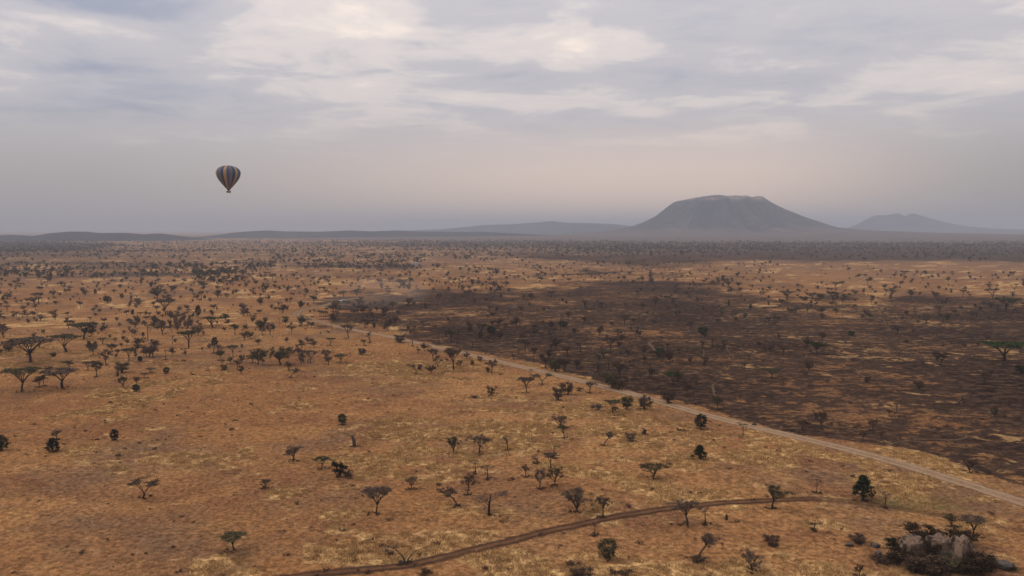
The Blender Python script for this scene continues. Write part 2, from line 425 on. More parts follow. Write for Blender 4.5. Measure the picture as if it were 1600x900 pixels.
# ------------------------------------------------------------------ mountains and hills
def hill_mat(name, veg, rock, soil):
    m, t, b = principled(name, 1.0)
    g = t.node('ShaderNodeNewGeometry'); pos = g.outputs['Position']
    a = t.noise(pos, 0.0022, 5, .6); c1 = t.noise(pos, 0.014, 4, .65); sp = t.noise(pos, 0.05, 3, .7)
    c = t.mix(t.step(a, .38, .62), veg, soil)
    c = t.mix(t.step(c1, .40, .62), c, t.mix(.6, c, veg))
    c = t.mix(t.step(sp, .5, .62), c, t.mix(1.0, veg, (.5, .5, .5), 'MULTIPLY'))
    c = t.mix(t.math('MULTIPLY', t.attr('foot'), t.step(sp, .62, .45, .35, 1.0)), c, (0.150, 0.108, 0.086))
    c = t.mix(t.step(t.attr('gully_shade'), -.05, -.22), c, t.mix(1.0, c, (.62, .64, .68), 'MULTIPLY'))  # relief shading painted in: gully floors darker
    c = t.mix(t.step(t.attr('gully_shade'), .06, .24), c, t.mix(1.0, c, (1.35, 1.3, 1.25), 'MULTIPLY'))  # crests between gullies painted lighter
    hi = t.attr('cap')
    c = t.mix(t.math('MULTIPLY', hi, t.step(t.math('ADD', c1, t.math('MULTIPLY', a, .5)), .62, .85)), c, rock)
    t.l.new(c, b.inputs['Base Color'])
    bp = t.node('ShaderNodeBump'); bp.inputs['Strength'].default_value = 1.0; bp.inputs['Distance'].default_value = 14.0
    t.l.new(c1, bp.inputs['Height']); t.l.new(bp.outputs[0], b.inputs['Normal'])
    return m
def prof(pts, dist):
    p = np.array(pts, float)
    return (p[:, 0] - 800) / F * dist, np.maximum(CAM_H + (HZ - p[:, 1]) / F * dist, 0)
def massif(name, pts, cx_px, dist, mat, rough, sx=1.0, seed=1, cap=0.86):
    """a mountain whose left and right flanks follow the silhouette; the front and back blend the two"""
    xs, zs = prof(pts, dist); cx = (cx_px - 800) / F * dist
    rl = cx - xs[xs <= cx][::-1]; zl = zs[xs <= cx][::-1]; rr = xs[xs >= cx] - cx; zr = zs[xs >= cx]
    zt = np.interp(0, np.concatenate([-rl[::-1], rr]), np.concatenate([zl[::-1], zr]))
    Rm = 1.3 * max(rl.max(), rr.max())
    rl = np.append(rl, Rm); zl = np.append(zl, 0.0); rr = np.append(rr, Rm); zr = np.append(zr, 0.0)      # the foot runs out level with the plain
    n_r, n_a = 130, 300
    rad = np.linspace(0, 1, n_r) ** 1.15 * Rm; ang = np.linspace(0, 2 * math.pi, n_a, endpoint=False)
    rg, ag = np.meshgrid(rad, ang, indexing='ij')
    X = rg * np.cos(ag); Y = rg * np.sin(ag) * sx
    w = 0.5 + 0.5 * np.cos(ag)                       # 1 = right flank
    w = w * w * (3 - 2 * w)
    dr_ = np.linspace(0, Rm, 900)
    dl, dR = np.interp(dr_, rl, zl), np.interp(dr_, rr, zr); el_, eR = np.minimum.accumulate(dl), np.minimum.accumulate(dR)
    onax = np.exp(-(np.sin(ag) / .22) ** 2)
    zL = np.interp(rg, dr_, el_) + onax * np.interp(rg, dr_, dl - el_); zR = np.interp(rg, dr_, eR) + onax * np.interp(rg, dr_, dR - eR)
    Z = zL * (1 - w) + zR * w
    side = np.abs(np.sin(ag))
    gul = fbm(np.cos(ag) * 9 + 20, np.sin(ag) * 9 + rg / 900, seed, 4) - 0.5
    nz = fbm(X / 420 + 50, Y / 420 + 50, seed + 5, 5) - 0.5
    mid = sstep(Z, 15, 0.35 * zt) * (1 - 0.85 * sstep(Z, .8 * zt, zt))
    Z = Z + side * mid * zt * rough * (0.55 * gul + 0.45 * nz) + (nz * 0.035 * zt) * sstep(Z, 20, zt * .5) * side
    Z = Z - 2.2 - 4 * sstep(rg / Rm, .9, 1.0)
    v = np.stack([X.ravel() + cx, Y.ravel() + dist, Z.ravel()], -1)
    i = np.arange(n_r - 1)[:, None]; k = np.arange(n_a)[None]; k2 = (k + 1) % n_a
    q = np.stack([i * n_a + k, (i + 1) * n_a + k, (i + 1) * n_a + k2, i * n_a + k2], -1).reshape(-1, 4)
    me = new_mesh(name, v.tolist(), q.tolist(), [mat], None, True)
    a1 = me.attributes.new('cap', 'FLOAT', 'POINT'); a1.data.foreach_set('value', sstep(Z, (cap - .06) * zt, (cap + .04) * zt).ravel().astype(np.float32))
    a1 = me.attributes.new('gully_shade', 'FLOAT', 'POINT'); a1.data.foreach_set('value', (gul * side * sstep(Z, 10, 60)).ravel().astype(np.float32))
    a1 = me.attributes.new('foot', 'FLOAT', 'POINT'); a1.data.foreach_set('value', (1 - sstep(Z + 40 * (vnoise(X / 160, Y / 160, 3) - .5), 8, .30 * zt)).ravel().astype(np.float32))
    return link(name, me, kind='structure')
def ridge(name, pts, dist, depth, mat, seed, yaw=0.0):
    xs, zs = prof(pts, dist)
    n_u, n_v = 260, 40
    U = np.linspace(xs[0], xs[-1], n_u); Vv = np.linspace(-1, 1, n_v)
    u, v_ = np.meshgrid(U, Vv, indexing='ij')
    zc_ = np.interp(u, xs, zs)
    b_ = np.clip(1 - np.abs(v_) ** 1.5, 0, 1)
    nz = fbm(u / 500 + 9, v_ * 3 + 30, seed, 5) - .5
    Z = zc_ * b_ * (1 + 0.55 * nz * (1 - b_ ** 2)) - 2.5
    Y = dist + v_ * depth + (fbm(u / 900, v_ * 0, seed + 3, 3) - .5) * depth * .6 + yaw * u
    v = np.stack([u.ravel(), Y.ravel(), Z.ravel()], -1)
    i = np.arange(n_u - 1)[:, None]; k = np.arange(n_v - 1)[None]
    q = np.stack([i * n_v + k, (i + 1) * n_v + k, (i + 1) * n_v + k + 1, i * n_v + k + 1], -1).reshape(-1, 4)
    me = new_mesh(name, v.tolist(), q.tolist(), [mat], None, True)
    a1 = me.attributes.new('cap', 'FLOAT', 'POINT'); a1.data.foreach_set('value', np.zeros(len(v), np.float32))
    return link(name, me, kind='structure')
HM = hill_mat('scrub_covered_slope', (0.028, 0.035, 0.047), (0.280, 0.205, 0.165), (0.088, 0.076, 0.074))  # vegetation colour tinted blue to carry distance haze
HM2 = hill_mat('wooded_ridge', (0.028, 0.032, 0.042), (0.10, 0.08, 0.06), (0.055, 0.050, 0.052))  # same haze blue mixed into the vegetation colour
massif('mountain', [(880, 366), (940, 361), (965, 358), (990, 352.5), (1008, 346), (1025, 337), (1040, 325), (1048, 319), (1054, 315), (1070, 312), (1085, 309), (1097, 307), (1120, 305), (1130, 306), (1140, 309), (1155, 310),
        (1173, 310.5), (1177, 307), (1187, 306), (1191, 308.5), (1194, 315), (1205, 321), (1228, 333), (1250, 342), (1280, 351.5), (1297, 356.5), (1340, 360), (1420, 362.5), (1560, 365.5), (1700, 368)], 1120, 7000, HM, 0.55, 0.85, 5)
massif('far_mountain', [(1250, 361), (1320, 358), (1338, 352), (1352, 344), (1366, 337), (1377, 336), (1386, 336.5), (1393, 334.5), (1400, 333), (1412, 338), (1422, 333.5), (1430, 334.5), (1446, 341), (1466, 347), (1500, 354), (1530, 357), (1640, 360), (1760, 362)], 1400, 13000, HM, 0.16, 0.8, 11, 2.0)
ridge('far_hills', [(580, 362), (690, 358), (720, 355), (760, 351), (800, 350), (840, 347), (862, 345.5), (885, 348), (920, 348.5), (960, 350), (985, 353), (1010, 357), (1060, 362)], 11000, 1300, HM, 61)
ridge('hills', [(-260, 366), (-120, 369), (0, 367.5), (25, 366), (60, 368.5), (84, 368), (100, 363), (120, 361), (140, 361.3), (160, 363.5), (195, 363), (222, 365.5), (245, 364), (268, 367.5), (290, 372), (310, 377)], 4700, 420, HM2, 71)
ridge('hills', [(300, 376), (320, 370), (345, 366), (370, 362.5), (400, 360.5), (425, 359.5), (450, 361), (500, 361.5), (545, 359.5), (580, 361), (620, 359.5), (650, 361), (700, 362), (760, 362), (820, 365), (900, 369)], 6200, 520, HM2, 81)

# ------------------------------------------------------------------ tree materials
BARK = simple_mat('thorn_tree_bark', (0.045, 0.034, 0.027), .95, .3, 2.0)
PALE_BARK = simple_mat('dry_dead_wood', (0.075, 0.055, 0.042), .95, .3, 2.0)
CROWN = {
    'umber': simple_mat('shaded_umber_scrub', (0.034, 0.022, 0.013), .95, .5, .6),
    'olive': simple_mat('acacia_olive_leaves', (0.076, 0.064, 0.034), .9, .45, .35),
    'twig': simple_mat('leafless_thorn_twigs', (0.112, 0.078, 0.056), .95, .4, .35),
    'dark': simple_mat('evergreen_dark_leaves', (0.020, 0.026, 0.013), .8, .5, .6),
    'brown': simple_mat('scorched_brown_leaves', (0.085, 0.052, 0.034), .95, .4, .35),
    'green': simple_mat('fresh_green_leaves', (0.036, 0.050, 0.018), .9, .4, .4),
}
# ------------------------------------------------------------------ tree shapes
def bez(a, b, c, n):
    t = np.linspace(0, 1, n)[:, None]; a, b, c = map(np.asarray, (a, b, c))
    return (1 - t) ** 2 * a + 2 * t * (1 - t) * b + t * t * c
def make_tree(kind, seed):
    """returns (trunk MB, crown MB, height, width) for one shape"""
    g = np.random.default_rng(seed); U = g.uniform
    tr = MB(); cr_ = MB(); pads = []
    def limb(a, b, c, r0, r1, n=5, s=4): tr.tube(bez(a, b, c, n), np.linspace(r0, r1, n), s, False)
    def pad(c, rx, rz, nl, nt, ls, up=0.0):
        c = np.asarray(c, float)
        for _ in range(nl):                                             # small leaf sprays
            d = g.normal(size=3); d /= np.linalg.norm(d); rr = U() ** .45
            p = c + d * (rx, rx, rz) * rr
            s = ls * U(.55, 1.3); a = g.normal(size=3); a[2] *= .45; a /= np.linalg.norm(a); b = np.cross(a, g.normal(size=3)); b /= np.linalg.norm(b) + 1e-9
            cr_.add([p - a * s * .5 - b * s * .28, p + a * s * .1 - b * s * .5, p + a * s * .5 + b * s * .15, p - a * s * .05 + b * s * .45], [(0, 1, 2, 3)])
        for _ in range(nt):                                             # fine twigs
            d = g.normal(size=3); d[2] = abs(d[2]) * (1 + up) + up * .3; d /= np.linalg.norm(d)
            p = c + d * (rx, rx, rz) * U(.75, 1.25); q = c + g.normal(size=3) * (rx, rx, rz) * .25 - np.array([0, 0, rz * .5])
            b = np.cross(p - q, g.normal(size=3)); b /= np.linalg.norm(b) + 1e-9; w = .018 + .02 * U()
            cr_.add([q - b * w, q + b * w, p], [(0, 1, 2)])
    if kind in ('umbrella', 'split'):
        h = 8.0; tb = h * U(.22, .36); ln = U(-.08, .08) * h
        fork = np.array([ln, U(-.3, .3), tb]); w = U(4.6, 5.6)
        nstem = 1 if U() < .55 else 2
        for s in range(nstem): tr.tube(bez((s * .3, 0, -.3), (ln * .2 + s * .3, 0, tb * .5), fork + (s * .3, 0, 0), 5), np.linspace(.27, .19, 5) / (1 + .25 * (nstem - 1)), 6, False)
        tr.tube([(0, 0, -.3), (0, 0, .4)], [.40, .26], 6, False)
        nl = int(U(5, 7.99))
        for i in range(nl):
            a = 2 * math.pi * (i + U(-.3, .3)) / nl; r = w * U(.35, .78)
            if kind == 'split': a = (0 if i % 2 else math.pi) + U(-.6, .6); r = w * U(.45, .75)
            tip = np.array([ln + r * math.cos(a), r * math.sin(a), h * U(.80, .90) - .04 * r])
            limb(fork, fork + (tip - fork) * (.38, .38, .72), tip, .14, .05, 6)
            for k in range(3):
                a2 = a + U(-.7, .7); r2 = min(w * .95, r * U(.7, 1.5))
                t2 = np.array([ln + r2 * math.cos(a2), r2 * math.sin(a2), h * U(.84, .95) - .05 * r2])
                st = bez(fork, fork + (tip - fork) * (.38, .38, .72), tip, 6)[int(U(2, 4.9))]
                limb(st, (st + t2) / 2 + (0, 0, -.25), t2, .07, .025, 4, 3)
                pad(t2 + (0, 0, .15), U(1.0, 1.65), U(.26, .42), 62, 14, .36, .2)
            pad(tip + (0, 0, .3), U(1.2, 1.9), U(.30, .48), 80, 18, .38, .2)
        if kind == 'umbrella':
            for _ in range(4): pad((ln + U(-2, 2), U(-2, 2), h * .93), 1.6, .34, 70, 10, .38, .2)
        return tr, cr_, h, 2 * w + 1.0
    if kind in ('thorn', 'fan', 'lean', 'round'):
        h = 5.5; tb = h * {'thorn': U(.20, .36), 'fan': U(.10, .18), 'lean': .5, 'round': U(.10, .20)}[kind]; ln = U(-.08, .08) * h
        sp = {'thorn': U(1.5, 2.1), 'fan': U(2.3, 2.8), 'lean': 1.5, 'round': U(1.7, 2.3)}[kind]
        if kind == 'lean': ln = h * .30
        fork = np.array([ln, U(-.2, .2), tb])
        tr.tube(bez((0, 0, -.3), (ln * .15 + U(-.15, .15), U(-.1, .1), tb * .55), fork, 6), np.linspace(.20, .14, 6), 5, False)
        tr.tube([(0, 0, -.2), (0, 0, .3)], [.27, .18], 5, False)
        nl = {'thorn': 6, 'fan': 8, 'lean': 6, 'round': 8}[kind]
        for i in range(nl):
            a = 2 * math.pi * (i + U(-.35, .35)) / nl; r = sp * U(.45, 1.0) if i else .2
            zt = h * (U(.66, .90) - .13 * (r / sp) ** 2) if kind != 'round' else h * (U(.40, .86) - .08 * (r / sp))
            tip = np.array([ln * 1.35 + r * math.cos(a), r * math.sin(a), zt])
            mid_ = fork + (tip - fork) * (.45, .45, .55) + g.normal(size=3) * .14
            limb(fork, mid_, tip, .085, .03, 6)
            for k in range(4):
                t2 = tip + g.normal(size=3) * (.75, .75, .40) + (0, 0, .05); t2[2] = min(t2[2], h * .93)
                st = bez(fork, mid_, tip, 7)[int(U(2, 5.9))]
                limb(st, (st + t2) / 2 + g.normal(size=3) * .15, t2, .038, .013, 4, 3)
                pad(t2, U(.6, .95), U(.34, .55), 13, 34, .17, .5)
            pad(tip, U(.7, 1.05), U(.38, .6), 18, 44, .18, .5)
            if kind == 'round': pad((fork + tip) / 2 + (0, 0, .3), U(.7, 1.0), .6, 22, 26, .2, .3)
        return tr, cr_, h, 2 * sp + 1.0
    if kind == 'slim':
        h = 5.5; ln = U(-.4, .4); top = np.array([ln, U(-.2, .2), h * .86])
        tr.tube(bez((0, 0, -.3), (ln * .2 + U(-.25, .25), 0, h * .4), top, 7), np.linspace(.13, .05, 7), 5, False)
        for i in range(5):
            a = U(0, 6.28); r = U(.5, 1.5); st = bez((0, 0, 0), (ln * .2, 0, h * .4), top, 9)[int(U(4, 7.9))]
            t2 = np.array([ln + r * math.cos(a), r * math.sin(a) * .8, h * U(.84, .95)])
            limb(st, (st + t2) / 2 + (0, 0, -.1), t2, .05, .018, 4, 3)
            pad(t2, U(.45, .75), U(.14, .26), 20, 22, .2, .4)
        for _ in range(int(U(1, 3.5))):
            z = h * U(.35, .65); a = U(0, 6.28); t2 = np.array([ln * .5 + .7 * math.cos(a), .7 * math.sin(a), z + .35]); limb((ln * .35, 0, z), (ln * .4, 0, z + .1), t2, .035, .012, 3, 3); pad(t2, .35, .15, 8, 10, .18, .3)
        return tr, cr_, h, 3.2
    if kind == 'bush':
        h = 3.6
        for i in range(8):
            a = 2 * math.pi * (i + U(-.4, .4)) / 8; r = U(.5, 1.35)
            tip = np.array([r * math.cos(a), r * math.sin(a), h * U(.5, .86)])
            limb((U(-.15, .15), U(-.15, .15), -.2), tip * (.3, .3, .6), tip, .07, .02, 5)
            pad(tip, U(.55, .8), U(.5, .75), 45, 55, .22, .7)
            pad(tip * (.8, .8, .5), .6, .55, 30, 30, .22, .5)
        return tr, cr_, h, 4.0
    if kind in ('evergreen', 'cone'):
        h = 4.6
        tr.tube([(0, 0, -.3), (.03, 0, h * .3), (0, .03, h * .75)], [.18, .13, .05], 6, False)
        for i in range(34):
            zf = .20 + .74 * (i + U(0, .9)) / 34; rr = (1.55 * math.sqrt(max(0, 1 - ((zf - .52) / .46) ** 2))) if kind == 'evergreen' else 1.6 * min(1, (zf - .08) / .14) * (1.03 - zf) / .80
            a = i * 2.4 + U(-.6, .6); r = rr * U(.45, .82); c = np.array([r * math.cos(a), r * math.sin(a), h * zf])
            limb((0, 0, max(.5, h * zf - .6)), (c * (.5, .5, 1)), c, .045, .015, 4, 3)
            pad(c, U(.36, .52), U(.30, .42), 42, 6, .24)
        return tr, cr_, h, 3.5
    if kind == 'low':
        h = 1.5
        for i in range(7):
            a = U(0, 6.28); r = U(.1, 1.1); tip = np.array([r * math.cos(a), r * math.sin(a), h * U(.3, .7)])
            limb((r * .3 * math.cos(a), r * .3 * math.sin(a), -.15), tip * .6, tip, .03, .01, 4, 3); pad(tip, .5, .35, 30, 30, .18, .6)
        return tr, cr_, h, 2.8
    if kind == 'snag':                                                   # bare dead tree
        h = 4.6; ln = U(-.5, .3)
        top = np.array([ln, 0, h * .62])
        tr.tube(bez((0, 0, -.3), (.1, 0, h * .3), top, 6), np.linspace(.17, .09, 6), 5, False)
        for i in range(4):
            a = U(0, 6.28); t2 = top + (U(.5, 1.7) * math.cos(a), U(.3, 1.2) * math.sin(a), U(.1, 1.7)); limb(top - (0, 0, U(0, 1.2)), (top + t2) / 2 + (0, 0, .25), t2, .07, .02, 5, 4)
            cr_.tube(bez(t2, t2 + (.2, 0, .2), t2 + g.normal(size=3) * .5 + (0, 0, .25), 3), [.025, .015, .006], 3, False)
        return tr, cr_, h, 2.8
    if kind == 'hook':                                                   # dead stem, one long bough thrown to one side
        h = 4.6; top = np.array([-.15, 0, h * .62])
        tr.tube(bez((0, 0, -.3), (.1, 0, h * .35), top, 6), np.linspace(.17, .1, 6), 5, False)
        limb(top, top + (-.4, 0, 1.0), (-2.3, .2, h), .10, .03, 7, 4); limb(top, top + (.1, 0, .5), (.25, .1, h * .8), .05, .02, 4, 3)
        cr_.tube(bez((-1.5, .1, h * .92), (-1.9, .1, h * .9), (-2.4, .3, h * .86), 4), [.03, .025, .015, .01], 3, False)
        return tr, cr_, h, 2.9
    if kind == 'arch':                                                   # half dead, crown one side and a long bare arching bough on the other
        h = 4.6
        tr.tube(bez((0, 0, -.3), (.05, 0, h * .3), (-.7, 0, h * .62), 6), np.linspace(.17, .09, 6), 5, False)
        for t2 in ((-1.9, .2, h * .92), (-1.2, -.3, h * .95), (-2.1, -.2, h * .78)):
            limb((-.7, 0, h * .62), (-1.0, 0, h * .8), t2, .06, .02, 5, 4); pad(t2, .65, .28, 22, 34, .2, .4)
        limb((.2, 0, .5), (1.2, .1, h * 1.15), (4.3, .3, h * .80), .09, .02, 10, 4)
        limb((2.2, .2, h * .86), (2.8, 0, h * .7), (3.2, .1, h * .62), .03, .01, 4, 3)
        for q in ((.3, .2, .5), (-.3, .1, .4)): pad(q, .6, .45, 34, 30, .22, .6)
        return tr, cr_, h, 6.4
    raise ValueError(kind)

VAR = {}
def variants(kind, n, colours, seed):
    for i in range(n):
        tr, cr_, h, w = make_tree(kind, seed + i)
        cp = np.array(cr_.v); zz = float(np.percentile(cp[:, 2], 97)); w = float(np.percentile(cp[:, 0], 96) - np.percentile(cp[:, 0], 4))
        tm = tr.mesh(kind + '_trunk', PALE_BARK if kind in ('snag', 'hook', 'arch') else BARK)
        for c in colours:
            cm = new_mesh(kind + '_crown', cr_.v, cr_.f, [CROWN[c]])
            both = new_mesh(kind + '_whole', tr.v + cr_.v, tr.f + [tuple(j + len(tr.v) for j in q) for q in cr_.f], [tm.materials[0], CROWN[c]], [0] * len(tr.f) + [1] * len(cr_.f))
            VAR.setdefault((kind, c), []).append((tm, cm, zz, w, both))
variants('umbrella', 5, ('olive', 'green', 'twig', 'brown'), 100)
variants('split', 3, ('olive', 'twig'), 130)
variants('thorn', 6, ('twig', 'olive', 'brown'), 200)
variants('round', 6, ('twig', 'olive', 'brown'), 220)
variants('fan', 4, ('twig', 'olive', 'brown'), 240)
variants('lean', 2, ('twig',), 260)
variants('slim', 5, ('twig', 'olive', 'brown'), 300)
variants('bush', 4, ('twig', 'olive', 'brown', 'dark', 'umber'), 400)
variants('evergreen', 3, ('dark', 'green'), 500)
variants('cone', 2, ('dark',), 540)
variants('low', 3, ('twig', 'brown', 'olive', 'dark'), 600)
variants('snag', 3, ('twig',), 700)
variants('hook', 1, ('twig',), 740)
variants('arch', 1, ('twig',), 760)

NAME = {'umbrella': 'acacia_tree', 'split': 'acacia_tree', 'thorn': 'thorn_tree', 'round': 'thorn_tree', 'fan': 'thorn_tree', 'lean': 'thorn_tree', 'slim': 'thorn_tree', 'bush': 'bush', 'evergreen': 'evergreen_tree', 'cone': 'evergreen_tree', 'low': 'low_bush', 'snag': 'dead_tree', 'hook': 'dead_tree', 'arch': 'dead_tree'}
CAT = {'acacia_tree': 'tree', 'thorn_tree': 'tree', 'evergreen_tree': 'tree', 'bush': 'bush', 'low_bush': 'bush', 'dead_tree': 'tree'}

